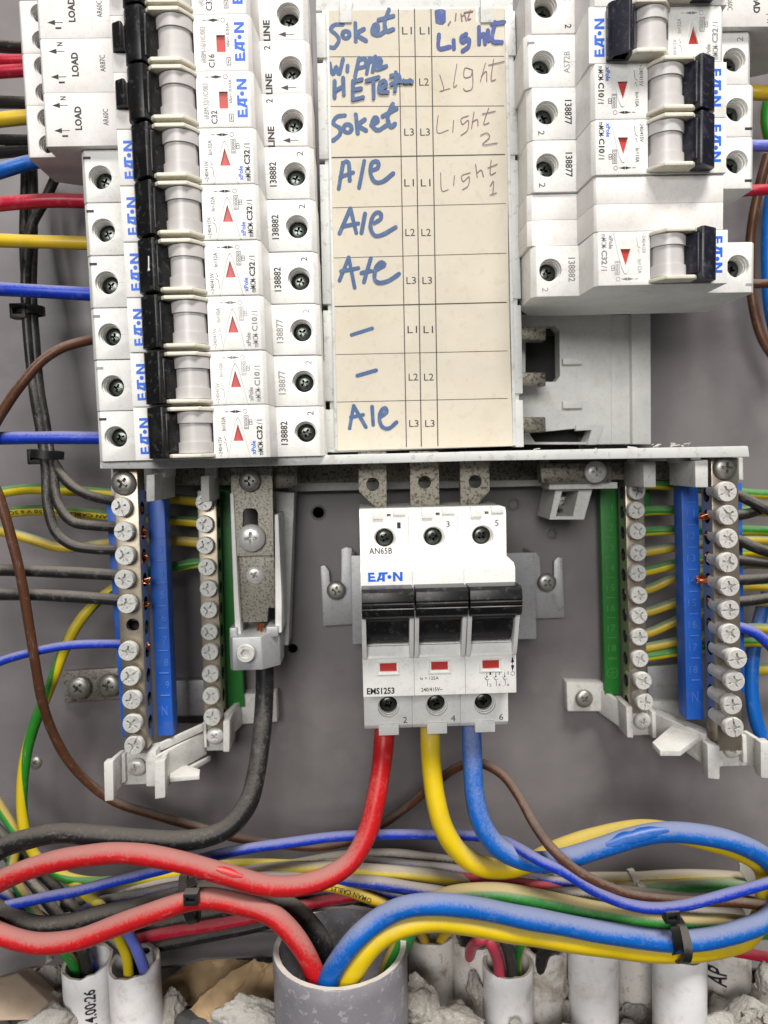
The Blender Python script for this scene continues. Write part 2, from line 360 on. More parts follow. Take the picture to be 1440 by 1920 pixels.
solo('wall_cavity', mb, (0, 0, -60), kind='structure')
mb = MB()       # the box's torn bottom flange under the cables
ed = [(-40, 1842), (60, 1812), (140, 1800), (230, 1795), (300, 1812), (345, 1806), (380, 1796), (510, 1790), (640, 1788), (900, 1800), (1440, 1815), (1500, 1816)]
up = [(-40, 1780), (60, 1765), (140, 1755), (230, 1750), (300, 1760), (345, 1757), (380, 1752), (510, 1748), (640, 1745), (900, 1750), (1440, 1760), (1500, 1760)]
A = [at(x, y, 22) for x, y in ed]; B = [at(x, y, 3) for x, y in up]
n = len(A); V = [*A, *B, *[a+Vector((0, -1.4, -.6)) for a in A], *[b+Vector((0, -1.4, -.6)) for b in B]]
F = []
for i in range(n-1): F += [[i, i+1, n+i+1, n+i], [2*n+i, 3*n+i, 3*n+i+1, 2*n+i+1], [i, 2*n+i, 2*n+i+1, i+1], [n+i, n+i+1, 3*n+i+1, 3*n+i]]
mb.add(V, F, PANEL)
solo('floor_flange', mb, (0, -225, 10), kind='structure', smooth=25)
mb = MB()       # wall face below the box, behind the broken-out conduits
mb.loft([(-270, -330, -30), (300, -330, -30), (300, -222, -45), (-270, -222, -45)], [(-270, -330, -34), (300, -330, -34), (300, -222, -49), (-270, -222, -49)], STONE, 0)
solo('masonry_wall', mb, (0, -300, -30), kind='structure')

# ------------------------------------------------------------------ screws (shared meshes, axis along h, head top at h = 0)
def cross_cut(mbx, r, wd, dep, slots=0):
    for a in (0, PI/2):
        M = Matrix.Rotation(a, 4, 'Z'); mbx.box(-r, r, -wd/2, wd/2, -dep, 2, DARK, 0, M)
def screw_mesh(R, kind, mt, L=6):
    def f():
        q = MB()
        if kind == 'pan':
            q.lathe([(R*.55, -L), (R*.55, -R*.42), (R, -R*.42), (R*.98, -R*.28), (R*.86, -R*.12), (R*.6, -R*.03), (R*.3, 0), (.02, 0)], (0, 0, 0), (0, 0, 1), mt, 28)
            k = MB()
            for a in (0, PI/2):
                M = Matrix.Rotation(a, 4, 'Z'); k.loft([(-R*.2, -R*.07, -R*.5), (R*.2, -R*.07, -R*.5), (R*.2, R*.07, -R*.5), (-R*.2, R*.07, -R*.5)],
                    [(-R*.55, -R*.13, .6), (R*.55, -R*.13, .6), (R*.55, R*.13, .6), (-R*.55, R*.13, .6)], mt, 0)
                for v in range(len(k.v)-8, len(k.v)): k.v[v] = tuple(M @ Vector(k.v[v]))
        elif kind == 'hex':
            q.lathe([(R*.7, -L), (R*.7, -1.2), (R, -1.2), (R, -.5), (R*.9, 0), (.02, 0)], (0, 0, 0), (0, 0, 1), mt, 28)
            k = MB(); k.lathe([(R*.52, -2.2), (R*.55, 1)], (0, 0, 0), (0, 0, 1), mt, 6)
        else:           # cylinder-head terminal screw with combined slot and cross
            q.lathe([(R*.72, -L), (R*.72, -R*.9), (R, -R*.78), (R, -R*.11), (R*.94, 0), (.02, 0)], (0, 0, 0), (0, 0, 1), mt, 26)
            k = MB()
            for a, l, wd, dp in ((0, 1.2, .16, .20), (PI/2, .62, .22, .5), (0, .62, .22, .5)):
                M = Matrix.Rotation(a, 4, 'Z'); b0 = len(k.v); k.box(-R*l, R*l, -R*wd/2, R*wd/2, -R*dp, .6, mt, 0)
                for v in range(b0, len(k.v)): k.v[v] = tuple(M @ Vector(k.v[v]))
            k.cyl((0, 0, 0), (0, 0, 1), R*.30, -R*.5, .6, mt, 10)
            for j in range(4):
                M = Matrix.Rotation(PI/4+j*PI/2, 4, 'Z'); b0 = len(k.v); k.box(R*.35, R*.8, -R*.035, R*.035, -R*.08, .6, mt, 0)
                for v in range(b0, len(k.v)): k.v[v] = tuple(M @ Vector(k.v[v]))
        return boolcut(q, k)
    return cached(('screw', R, kind, mt.name, L), f)
def screw(parent, px, py, h, R, kind, mt, L=6, rot=None, name='screw'):
    p = at(px, py, h)-ORG[parent.name]
    return part(name, screw_mesh(R, kind, mt, L), parent, p, random.uniform(0, 6.28) if rot is None else rot)

# ------------------------------------------------------------------ breakers: local u along the case, v across it, h out of the panel
HS, HF, HB = 64.3, 80.0, 26.0
def logo(mb, c, length, height, mt, h, d='v'):
    k = height; pol = []
    def q(*p): pol.append(p)
    q((0, 0), (.24, 0), (.24, 1), (0, 1)); q((.24, 0), (.80, 0), (.76, .24), (.24, .24)); q((.24, .40), (.70, .40), (.66, .60), (.24, .60)); q((.24, .78), (.66, .78), (.62, 1), (.24, 1))
    q((.80, 0), (1.06, 0), (1.40, .78), (1.12, .78)); q((1.10, .16), (1.42, .16), (1.42, .36), (1.19, .36)); q((1.02, .78), (2.0, .78), (2.0, 1), (1.11, 1)); q((1.42, 0), (1.70, 0), (1.70, .78), (1.42, .78))
    q(*[(2.16+.21*math.cos(a*PI/8), .48+.21*math.sin(a*PI/8)) for a in range(16)])
    q((2.52, 0), (2.78, 0), (2.78, 1), (2.52, 1)); q((3.24, 0), (3.5, 0), (3.5, 1), (3.24, 1)); q((2.78, 1), (3.24, .36), (3.24, 0), (2.78, .64))
    sx, sy = length/3.5, height
    for p in pol:
        V = []
        for x, y in p:
            gx, gy = (x-1.75)*sx, (y-.5)*sy
            V.append((c[0]-gy, c[1]+gx, h) if d == 'v' else (c[0]+gx, c[1]+gy, h))
        mb.add(V, [list(range(len(p)))], mt)
def arrows(mb, u0, u1, v, mt, h):     # I <-> O
    mb.box(u0, u0+1.1, v-.1, v+.1, h-.02, h, mt, 0); a, b = u0+1.5, u1-1.3
    mb.box(a, b, v-.09, v+.09, h-.02, h, mt, 0)
    mb.add([(a, v, h), (a+1.9, v-.5, h), (a+1.9, v+.5, h), (b, v, h), (b-1.9, v-.5, h), (b-1.9, v+.5, h)], [[0, 1, 2], [3, 5, 4]], mt)
    ring(mb, (u1-.1, v), .72, .13, mt, h)
def ring(mb, c, r, wd, mt, h, n=18):
    V = []; 
    for k in range(n):
        a = 2*PI*k/n; V += [(c[0]+r*math.cos(a), c[1]+r*math.sin(a), h), (c[0]+(r-wd)*math.cos(a), c[1]+(r-wd)*math.sin(a), h)]
    mb.add(V, [[2*k, 2*k+1, (2*k+3) % (2*n), (2*k+2) % (2*n)] for k in range(n)], mt)
def frame(mb, u0, u1, v0, v1, mt, h, t=.16):
    for a in ((u0, u0+t, v0, v1), (u1-t, u1, v0, v1), (u0+t, u1-t, v0, v0+t), (u0+t, u1-t, v1-t, v1)): mb.box(*a, h-.02, h, mt, 0)
def seg(mb, a, b, wd, h, mt): mb.ribbon([a, b], wd, h, mt, 2)
def hole_cut(k, u, v, h, mt, r=3.9, dep=11): k.lathe([(r*.86, h-dep), (r*.86, h-2.9), (r*.92, h-2.9), (r*.92, h-1.5), (r, h-1.5), (r, h-.4), (r+.22, h+.4)], (u, v, 0), (0, 0, 1), mt, 28)
def face_cut(k, mt, rect=None):
    k.box(-13.5, 3.9, -6.9, 6.9, 70, 83, mt, 0)            # slot the switch drum turns in
    if rect: k.box(*rect, 79.1, 83, mt, 0)
    else: k.loft([(10.5, -3.1, 79.1), (13.9, -3.1, 79.1), (12.1, 2.5, 79.1)], [(10.5, -3.1, 83), (13.9, -3.1, 83), (12.1, 2.5, 83)], mt, 0)
def mcb_body(mt=W_):
    def f():
        q = MB(); V = 8.8
        q.prof([(-40.2, HB), (-40.2, 62.5), (-38.6, HS), (-22.4, HS), (-22.4, HF), (21.2, HF), (22.5, 78.4), (23.3, HS), (38.4, HS), (40.2, 62), (40.2, HB+16), (33, HB)], -V, V, mt, .32, 2)
        k = MB(); hole_cut(k, 33.5, -.4, HS, mt); hole_cut(k, -33.6, -.4, HS, mt); face_cut(k, mt)
        for u in (-31, 31): k.box(u-12, u+12, -.45, -.35, HS-.12, HS+1, mt, 0)
        return boolcut(q, k)
    return cached(('mcb', mt.name), f)
def rcbo_body():
    def f():
        q = MB(); V = 8.8
        q.prof([(-60.5, HB+8), (-60.5, 57), (-59.6, 58), (-50.6, 58), (-50.6, 66.2), (-49.8, 67), (-23.4, 67), (-22.4, HF), (21.2, HF), (22.5, 78.4), (23.3, HS), (38.4, HS), (40.2, 62), (40.2, HB+16), (33, HB), (-45, HB)], -V, V, WP, .32, 2)
        k = MB(); hole_cut(k, 33.5, -.4, HS, WP); face_cut(k, WP, (11.2, 14.0, -2.9, 2.4))
        for v in (-4.3, 4.6): hole_cut(k, -53.2, v, 58, WP, 3.0, 9); 
        k.box(-22, -17.9, -2.8, 5.6, 78.6, 83, WP, 0)
        return boolcut(q, k)
    return cached('rcbo', f)
def rotor_mesh():
    def f():
        q = MB(); c = (-2.2, 0, 79.0)
        q.lathe([(4.6, -6.8), (6.0, -6.8), (6.0, -3.2), (5.4, -3.2), (5.4, 3.1), (6.0, 3.1), (6.1, 6.8), (4.6, 6.8)], c, (0, 1, 0), ROTOR, 36)
        return q.mesh('drum', smooth=30)
    return cached('rotor', f)
def guard_mesh(sg):
    def f():
        q = MB(); z0, z1 = sorted((sg*7.0, sg*8.25))
        q.prof([(-10.5, 78), (-10.8, 83.6), (-8.6, 86.0), (.6, 86.0), (3.2, 82.6), (4.4, 80.2), (4.4, 78)], z0, z1, CREAM, .3, 2)
        z2 = sg*8.25
        for u in (-8, -3.6, .6): q.lathe([(.55, -.05), (.5, .12), (.25, .22), (.02, .22)], (u, z2, 84.2), (0, sg, 0), CREAM, 10)
        return q.mesh('guard', smooth=30)
    return cached(('guard', sg), f)
def toggle_mesh(round_, mt):
    def f():
        q = MB()
        if round_: q.prof([(-16.9, 80.3), (-17.2, 83.2), (-16, 85.3), (-13.4, 86.9), (-11.2, 87.1), (-10, 85.6), (-9.6, 83), (-9.6, 80.3)], -8.35, 8.35, mt, .35, 2)
        else: q.prof([(-16.9, 80.3), (-17.0, 83), (-16.3, 84.3), (-11.4, 87.2), (-10.5, 87), (-9.6, 84), (-9.6, 80.3)], -8.35, 8.35, mt, .3, 2)
        k = MB(); k.prof([(-15.4, 81.6), (-15.4, 83.6), (-11.5, 85.9), (-11, 85.4), (-11, 81.6)], -9, -5.4, mt, 0)
        return boolcut(q, k)
    return cached(('toggle', round_, mt.name), f)
def lever_mesh(mt):
    def f():
        q = MB(); q.prof([(-10.4, 79), (-10.3, 86), (-9.5, 85.8), (-6.8, 81.4), (-6.4, 79.4), (-7, 76)], -6.5, 6.2, mt, .35, 2); q.box(-15.6, -8.6, -5.6, 5.6, 76, 81.6, mt, .2)
        return q.mesh('lever', smooth=30)
    return cached(('lever', mt.name), f)
def window_mesh(rect):
    def f():
        q = MB()
        if rect: q.box(11.25, 13.95, -2.85, 2.35, 78.6, 79.3, REDW, 0)
        else: q.loft([(10.55, -3.05, 78.6), (13.85, -3.05, 78.6), (12.1, 2.45, 78.6)], [(10.55, -3.05, 79.3), (13.85, -3.05, 79.3), (12.1, 2.45, 79.3)], REDW, 0)
        return q.mesh('window', smooth=0)
    return cached(('win', rect), f)
def legs_mesh():
    def f():
        q = MB()
        q.tube([(8.4, -8.6, 79.96), (11.9, 4.7, 79.96), (12.5, 4.7, 79.96), (16.2, -8.6, 79.96)], .27, W_, 8, 3)
        return q.mesh('legs')
    return cached('legs', f)
def mcb_print(rating, amps, code, ink, hi='1', lo='2', asx=True):
    def f():
        q = MB(); h = HF+.05; b = BINK if ink is INK else ink
        q.text('mMCM-', (19.4, -5.6), 4.8, 1.8, ink, h, bold=.012); q.text(rating, (19.3, -.5), 4.7, 2.0, ink, h, bold=.035); q.text('/1', (19.4, 3.0), 1.6, 2.0, ink, h)
        q.text('xPole', (17.1, -5.5), 4.6, 1.5, b, h, bold=.025)
        frame(q, 14.2, 15.8, .8, 5.3, ink, h); q.text('10000', (15, 3.05), 3.7, .95, ink, h); frame(q, 15.9, 17.0, 2.2, 3.9, ink, h); q.text('3', (16.45, 3.05), .55, .75, ink, h)
        arrows(q, 8.0, 14.8, 6.7, ink, h)
        q.text('~240/415V', (6.0, -4.9), 6.6, 1.25, ink, h); q.text('In=%sA' % amps, (7.4, 2.7), 4.6, 1.3, ink, h)
        seg(q, (8.4, -6.6), (8.1, -3.9), .16, h, ink); seg(q, (8.1, -3.9), (7.2, -3.3), .16, h, ink); q.text('x*', (7.7, -2.2), 1.5, .7, ink, h)
        q.text(code, (25.9, -.4), 8.3, 2.5, ink, HS+.05, bold=.02); q.text(lo, (35.4, 6.4), 1.5, 2.2, ink, HS+.05)
        q.text(hi, (-37.8, 6.1), .9, 2.6, ink, HS+.05)
        if asx: q.text('AS72B', (-25.4, -.5), 7.2, 2.1, GINK if ink is GINK else INK, HS+.05)
        return split_print(q)
    return cached(('mp', rating, amps, code, ink.name, hi, lo, asx), f)
def rcbo_print(typ, rating, code):
    def f():
        q = MB(); h = HF+.05
        q.text(typ, (6.9, -.6), 11.2, 1.7, GINK, h); q.text(rating, (9.4, -5.6), 4.2, 2.0, INK, h, bold=.012)
        arrows(q, 7.0, 13.6, 7.0, INK, h); q.text('I\u0394n= 0,03A', (14.9, 2.5), 7.3, 1.05, INK, h)
        frame(q, 14.2, 15.6, -7.0, -4.6, INK, h); q.text('~', (14.9, -5.8), 1.4, .5, INK, h)
        h = HS+.05; q.text('LINE', (25.9, -5.6), 6.9, 2.3, INK, h, bold=.035); q.text('2', (25.7, 6.4), 1.4, 2.3, INK, h, bold=.015)
        def arr(q, u, v, l, h): seg(q, (u+l, v), (u, v), .2, h, INK); q.add([(u-1.2, v, h), (u+1.4, v-.85, h), (u+1.4, v+.85, h)], [[0, 1, 2]], INK)
        arr(q, 31.0, -6.9, 4.2, h)
        h = 67.05; arr(q, -46.2, 4.7, 4.0, h); arr(q, -46.0, -3.6, 4.0, h); q.text('N', (-43.6, 7.0), 1.2, 2.0, INK, h, bold=.02); q.text('1', (-43.6, -5.4), .6, 2.0, INK, h)
        q.text('LOAD', (-38.9, .4), 7.8, 2.4, INK, h, bold=.035); q.text(code, (-29.6, .6), 5.4, 1.8, INK, h)
        return split_print(q)
    return cached(('rp', typ, code), f)
def split_print(q):
    out = []
    for lo, hi in ((-99, -23.6), (-23.6, 23.6), (23.6, 99)):
        r = MB()
        for f, m_ in zip(q.f, q.m):
            if lo <= sum(q.v[i][0] for i in f)/len(f) < hi: r.add([q.v[i] for i in f], [list(range(len(f)))], q.mats[m_])
        if r.f: out.append(('terminal_marking' if lo != -23.6 else 'face_lettering', r.mesh('print', smooth=0, recalc=False)))
    return out
def logo_mesh(c, dd='v', L=12.0, H=3.3, h=HF+.05):
    def f():
        q = MB(); logo(q, c, L, H, BINK, h, dd); return q.mesh('logo', smooth=0, recalc=False)
    return cached(('logo', c, dd, L, H, h), f)
TS = (3.3, 'pan', TSCREW, 9)
def breaker(name, org, rot, label, group, rcbo=False, rating='C32', amps='32', code='138882', ink=INK, hi='1', lo='2', typ=None, tcol=BLACK, asx=True):
    t = thing(name, org, label, 'circuit breaker', group, rot)
    bd = part('body', rcbo_body() if rcbo else mcb_body(), t)
    part('switch_drum', rotor_mesh(), t); tg = part('toggle', toggle_mesh(rcbo, tcol), t); part('lever', lever_mesh(tcol), tg)
    part('red_window', window_mesh(rcbo), bd)
    part('guard', guard_mesh(1), t); part('guard', guard_mesh(-1), t)
    s_ = screw_mesh(*TS)
    part('terminal_screw', s_, bd, (33.5, -.4, HS-5.2), random.uniform(0, 6))
    if rcbo:
        for v in (-4.3, 4.6): part('terminal_screw', screw_mesh(2.5, 'pan', TSCREW, 8), bd, (-53.2, v, 53.4), random.uniform(0, 6))
        def tb():
            q = MB(); q.prof([(-21.8, 78), (-21.7, 81.2), (-21.2, 82.2), (-18.6, 83.6), (-18.0, 83.2), (-18.0, 78)], -2.6, 5.4, BLACK, .3, 2); return q.mesh('tb', smooth=30)
        part('test_button', cached('tb', tb), t)
        [part(a, b, t) for a, b in rcbo_print(typ, rating, code)]; part('logo', logo_mesh((18.6, .3)), t)
    else:
        part('terminal_screw', s_, bd, (-33.6, -.4, HS-5.2), random.uniform(0, 6))
        part('embossed_chevron', legs_mesh(), bd)
        [part(a, b, t) for a, b in mcb_print(rating, amps, code, ink, hi, lo, asx)]; part('logo', logo_mesh((-18.9, -.7)), t)
    return t

# left column, top to bottom; boundaries read off the front face
LB = [27, 132.5, 239, 345, 450, 554.5, 657, 760, 859]
zb = [at(430, y, HF).y for y in LB]; zb = [zb[0]+17.8]+zb
UL = -54.3
G1 = 'modules in the left breaker column'
spec = [
 (dict(rcbo=True, rating='C32', typ='eRBM-32/1/C/003', code='AR60C'), 'uppermost long breaker of the left column, its lettering cut off at the top'),
 (dict(rcbo=True, rating='C16', typ='eRBM-16/1/C/003', code='AR87C'), 'pale long breaker marked C16, its LOAD block marked AR87C'),
 (dict(rcbo=True, rating='C32', typ='eRBM-32/1/C/003', code='AR60C'), 'long breaker marked C32 with a red rectangle, directly under the C16 one'),
 (dict(), 'short C32 breaker directly under the long LOAD modules, crimson wire entering its left end'),
 (dict(), 'white C32 breaker with a yellow wire entering its left end'),
 (dict(), 'white C32 breaker with a white paint drip on its black toggle'),
 (dict(rating='C10', amps='10', code='138877', ink=GINK), 'grey-printed C10 breaker with a brown wire entering its left end'),
 (dict(rating='C10', amps='10', code='138877', ink=GINK), 'grey-printed C10 breaker with no wire at its left end'),
 (dict(), 'lowest breaker of the left column, marked C32, standing on the white shelf'),
]
lean = -.0075
for i, (kw, lab) in enumerate(spec):
    zc = (zb[i]+zb[i+1])/2
    br = breaker('residual_current_breaker' if kw.get('rcbo') else 'miniature_breaker', (UL+lean*(zc-70), zc, 0), 0, lab, G1, **kw)
    if 'paint drip' in lab:
        q = MB(); q.tube([(-12.6, 2.6, 86.5), (-12.7, 0, 86.45), (-12.8, -1.4, 86.4)], .22, W_, 8, 1); q.lathe([(.55, -.1), (.45, .12), (.02, .2)], (-12.8, -1.6, 86.38), (-.5, 0, .87), W_, 10)
        part('paint_drip', q.mesh('paint_drip', smooth=0), br)
# right column
UR = 100.6
zr = [at(1200, y, HF).y for y in (119, 222, 328, 433, 535)]
G2 = 'modules in the right breaker column'
breaker('residual_current_breaker', (UR, zr[0]+26.8, 0), PI, 'topmost module of the right column, only its LINE and LOAD ends inside the picture', G2, rcbo=True, rating='C32', typ='eRBM-32/1/C/003', code='AR60C', tcol=NAVY)
breaker('miniature_breaker', (UR-.9, zr[0]+8.95, 0), 0, 'right-column breaker turned the other way, toggle on its left, stamped AS72B', G2, ink=GINK, code='AS72B', hi='1', lo='2', tcol=NAVY)
breaker('miniature_breaker', (UR, (zr[0]+zr[1])/2, 0), PI, 'upper of the two C10 breakers in the right column, yellow wire at its right end', G2, rating='C10', amps='10', code='138877', tcol=NAVY)
breaker('miniature_breaker', (UR+.1, (zr[1]+zr[2])/2, 0), PI, 'lower of the two C10 breakers in the right column, just above the blank filler', G2, rating='C10', amps='10', code='138877', tcol=NAVY)
breaker('miniature_breaker', (UR+.8, (zr[3]+zr[4])/2, 0), PI, 'lowest breaker of the right column, grey-printed C32, its underside in view', G2, ink=GINK, tcol=NAVY)
t = thing('blank_module', (UR-.2, (zr[2]+zr[3])/2, 0), 'plain white blank filler between two breakers of the right column', 'blank module', G2)
q = MB()
for z0, z1 in ((-8.8, -.03), (.03, 8.8)): q.prof([(-40.2, HB), (-40.2, 62), (-38.6, HS-1), (-22.6, HS-1), (-21.4, HF-1.4), (-20.6, HF-.6), (22, HF-.6), (22.4, HB)], z0, z1, WP, .14, 2)
part('body', q.mesh('body'), t)

# ------------------------------------------------------------------ three-pole main switch
t = thing('main_switch', (24.3, -60.4, -.8), 'white three-pole main switch with black levers over the red, yellow and blue cables', 'main switch', None, PI/2)
t.rotation_euler = (0, PI/2+.004, 0)
def ms_body():
    q = MB(); V = 8.88
    q.prof([(-40.6, HB), (-40.6, 62.5), (-38.4, HS), (-23.0, HS), (-22.4, 77.5), (-20.8, HF), (23.0, HF), (23.4, HS), (38.8, HS), (40.6, 62.6), (40.6, HB)], -V, V, W_, .3, 2)
    k = MB(); hole_cut(k, -30.3, .2, HS, W_, 3.9, 8); hole_cut(k, 32.0, .2, HS, W_, 3.9, 8)
    k.box(-11.5, 5.2, -7.3, 7.3, 66, 84, W_, 0); k.box(11.2, 14.2, -2.9, 2.9, 79.1, 84, W_, 0)
    k.box(-39.3, -38.2, 1.0, 2.6, 60, 70, W_, 0)
    for u0, u1 in ((-30, -23), (-42, -35)): k.box(u0, u1, .15, .25, HS-.14, HS+2, W_, 0)
    return boolcut(q, k)
mbody = ms_body()
names = ['1', '3', '5'], ['2', '4', '6']
for i in range(3):
    v = (i-1)*17.78
    p = part('pole_body', mbody, t, (0, v, 0))
    part('terminal_screw', screw_mesh(*TS), p, (-30.3, .2, HS-3.2), .4+i); part('terminal_screw', screw_mesh(*TS), p, (32, .2, HS-3.4), 1.1+i)
    def lev():
        q = MB()
        q.prof([(-16.2, 81), (-16.6, 91), (-15.6, 92.6), (-12.6, 93.2), (-12.2, 92.7), (-11.8, 93.2), (-10.9, 93.1), (-10.5, 92.6), (-10.1, 93), (-7.6, 92), (-6.6, 90.4), (-7.4, 84), (-9, 81)], -8.6, 8.6, BLACK, .25, 2)
        q.prof([(-9, 80), (-8.5, 91), (-5.6, 88.6), (-4.4, 84.8), (-.5, 83.2), (3, 80.6), (4.9, 77), (4.9, 70), (-9, 70)], -7.1, 7.1, BLACK, .3, 2)
        return q.mesh('lever', smooth=28)
    part('switch_lever', cached('mslev', lev), t, (0, v, 0))
    part('red_window', cached('mswin', lambda: (lambda q: (q.box(11.25, 14.15, -2.85, 2.85, 78.6, 79.3, REDW, 0), q.mesh('w', smooth=0))[1])(MB())), p)
    def fr():
        q = MB()
        for a in ((10.3, 10.9, -4, 4), (14.7, 15.3, -4, 4), (10.9, 14.7, -4, -3.4), (10.9, 14.7, 3.4, 4)): q.box(*a, 79.9, 80.35, W_, .12)
        return q.mesh('window_frame')
    part('window_frame', cached('msfr', fr), p)
    def gd():
        q = MB()
        for sg in (-1, 1):
            z0, z1 = sorted((sg*7.25, sg*8.75)); q.prof([(-9.5, 78), (-9.4, 84), (-8, 88.4), (-4.4, 87.2), (6.2, 83), (9.2, 81.4), (9.6, 78)], z0, z1, W_, .3, 2)
        q.prof([(4.9, 72), (4.9, 78.6), (9.4, 80.3), (9.4, 72)], -7.3, 7.3, W_, .1)
        return q.mesh('lever_guard')
    part('lever_guard', cached('msgd', gd), t, (0, v, 0))
    def tab():
        q = MB(); q.box(38.2, 42.4, -3.6, 3.8, 60.5, 65.1, W_, .25); q.box(-40.9, -37.4, -4.0, -.1, 60, 65.0, W_, .25); q.box(-40.9, -38.6, 3.4, 8.0, 60, 64.8, W_, .3); return q.mesh('tab')
    part('terminal_tab', cached('mstab', tab), p)
q = MB(); h = HS+.05
for i in range(3):
    q.text(names[0][i], (-35.0, (i-1)*17.78+5.4), 1.3, 2.2, INK, h); q.text(names[1][i], (37.0, (i-1)*17.78+6.2), 1.5, 2.3, INK, h)
q.text('AN65B', (-25.9, -17.78-1.4), 8.4, 2.4, INK, h, bold=.015)
h = HF+.05
q.text('EMS1253', (20.9, -17.78-2.8), 9.6, 2.3, INK, h, bold=.03)
q.text('Ie = 125A', (16.9, -3.6), 6.4, 1.15, INK, h); q.text('240/415V~', (20.9, -2.8), 7.4, 1.35, INK, h, bold=.012)
v0 = 17.78
for k in range(3):
    v = v0-1.4+k*3.1
    q.text(str(2*k+1), (15.9, v+1.2), .6, 1.0, INK, h); q.text(str(2*k+2), (20.0, v+1.2), .7, 1.0, INK, h)
    seg(q, (15.6, v), (16.9, v), .16, h, INK); q.lathe([(.3, 0), (.02, .01)], (17.0, v, h), (0, 0, 1), INK, 8); seg(q, (17.2, v-.8), (18.6, v+.2), .16, h, INK); seg(q, (18.6, v+.2), (20.3, v+.2), .16, h, INK); seg(q, (18.0, v-.6), (18.0, v+.9), .1, h, INK)
q.box(8.6, 9.8, v0+7.5, v0+7.7, h-.02, h, INK, 0); q.box(10.2, 15.2, v0+7.5, v0+7.7, h-.02, h, INK, 0)
q.add([(10.1, v0+7.6, h), (12.2, v0+7.0, h), (12.2, v0+8.2, h), (15.3, v0+7.6, h), (13.2, v0+7.0, h), (13.2, v0+8.2, h)], [[0, 1, 2], [3, 5, 4]], INK); ring(q, (16.1, v0+7.6), .75, .14, INK, h)
[part(a, b, t) for a, b in split_print(q)]
part('logo', logo_mesh((-18.9, -17.78-.3), 'v', 11.8, 3.2), t)

# ------------------------------------------------------------------ centre cover with the handwritten circuit list
HL = 48.0
t = thing('busbar_cover', (36, 75, 40), 'grey plastic busbar cover between the breaker columns, carrying the handwritten list', 'busbar cover')
mb = MB(); mb.plate([(603, 16), (962, 12), (975, 836), (620, 849)], HL-1.2, 30, TRAY, .5); mb.plate([(592, -30), (962, -30), (962, 20), (592, 20)], HL-2, 30, TRAY, .5)
wpart('body', mb, t)
for x0, x1, ys in ((592, 613, (24, 108, 118, 298, 308, 570, 582, 752, 768, 848)), (950, 966, (20, 104, 114, 290, 300, 560, 572, 738, 750, 838))):
    for y0, y1 in zip(ys[::2], ys[1::2]):
        o = (y0-20)*.024 if x0 < 700 else (y0-20)*.020
        mb = MB(); mb.plate([(x0+o, y0), (x1+o, y0), (x1+o+(y1-y0)*.022, y1), (x0+o+(y1-y0)*.022, y1)], HL-.6, 38, TRAY, .35); wpart('clip_tab', mb, t)
mb = MB()
for pts in ([(611, 18), (616, 18), (633, 843), (628, 843)], [(946, 16), (952, 16), (968, 835), (962, 835)]): mb.plate(pts, HL+.5, HL-2, TRAY, .2)
wpart('edge_rail', mb, t)
for x in (628, 893):
    mb = MB(); mb.plate([(x+8, -4), (x+32, -4), (x+32, 42), (x+8, 42)], HL+.7, HL-1, TRAY, .3); wpart('hook_tab', mb, t)
t = thing('circuit_list_card', (36, 75, HL), 'yellowed card ruled into cells with blue handwritten circuit names', 'label card')
mb = MB()
outl = [(613, 20), (636, 20), (636, 43), (660, 43), (660, 20), (892, 16), (892, 42), (918, 42), (918, 16), (946, 16), (952, 300), (953, 560), (962, 836), (631, 845), (625, 560), (618, 290)]
mb.holed([XZ(x, y, HL) for x, y in outl], [], HL+.15, HL-.1, PAPER)
wpart('card', mb, t)
mb = MB(); h = HL+.2
def L2(a, b, wd=.28): mb.ribbon([XZ(*a, HL), XZ(*b, HL)], wd, h, LINEM, 2)
for a, b in (((747, 17), (762, 838)), ((777, 17), (790, 837)), ((808, 17), (821, 836))): L2(a, b, .36)
for yl, yr, xl, xr, wd in ((107, 106, 613, 945, .22), (200, 199, 614, 945, .22), (296, 290, 617, 946, .42), (390, 382, 620, 948, .22), (484, 475, 622, 949, .22), (575, 567, 625, 950, .42), (665, 658, 627, 951, .22), (754, 747, 630, 951, .22)): L2((xl, yl), (xr, yr), wd)
for k, (y, a, b) in enumerate(((58, 763, 796), (154, 765, 795), (248, 767, 797), (343, 767, 798), (436, 769, 799), (526, 771, 801), (618, 773, 803), (707, 775, 804), (794, 776, 806))):
    for x in (a, b): mb.text('L%d' % (k % 3+1), XZ(x, y, HL), 3.6, 2.6, INK, h, 'x')
wpart('printed_table', mb, t, 0, False)
def hand(name, strokes, wd, mt, ox, oy, sc_=3.2727, lab=None):
    mb = MB()
    for i, s_ in enumerate(strokes): mb.ribbon([XZ(ox+x/sc_, oy+y/sc_, HL) for x, y in s_], wd, HL+.22+.03*i, mt)
    o = wpart(name, mb, t, 0, False)
    if lab: o['label'] = lab
def C_(x, y, r, rx=None): return [(x+(rx or r)*math.cos(a*PI/5), y+r*math.sin(a*PI/5)) for a in range(11)]
MW = 1.5
hand('handwriting', [[(205, 152), (155, 155), (132, 185), (165, 215), (182, 250), (155, 292), (128, 292)], C_(225, 215, 22), [(282, 145), (285, 255)], [(335, 180), (290, 212), (348, 252)], [(388, 202), (422, 180), (412, 150), (392, 168), (390, 208), (430, 215), (470, 188)], [(488, 62), (462, 140), (475, 192), (515, 182)], [(425, 125), (515, 100)]], MW, MARKER, 580, 0, lab='Soket in blue marker')
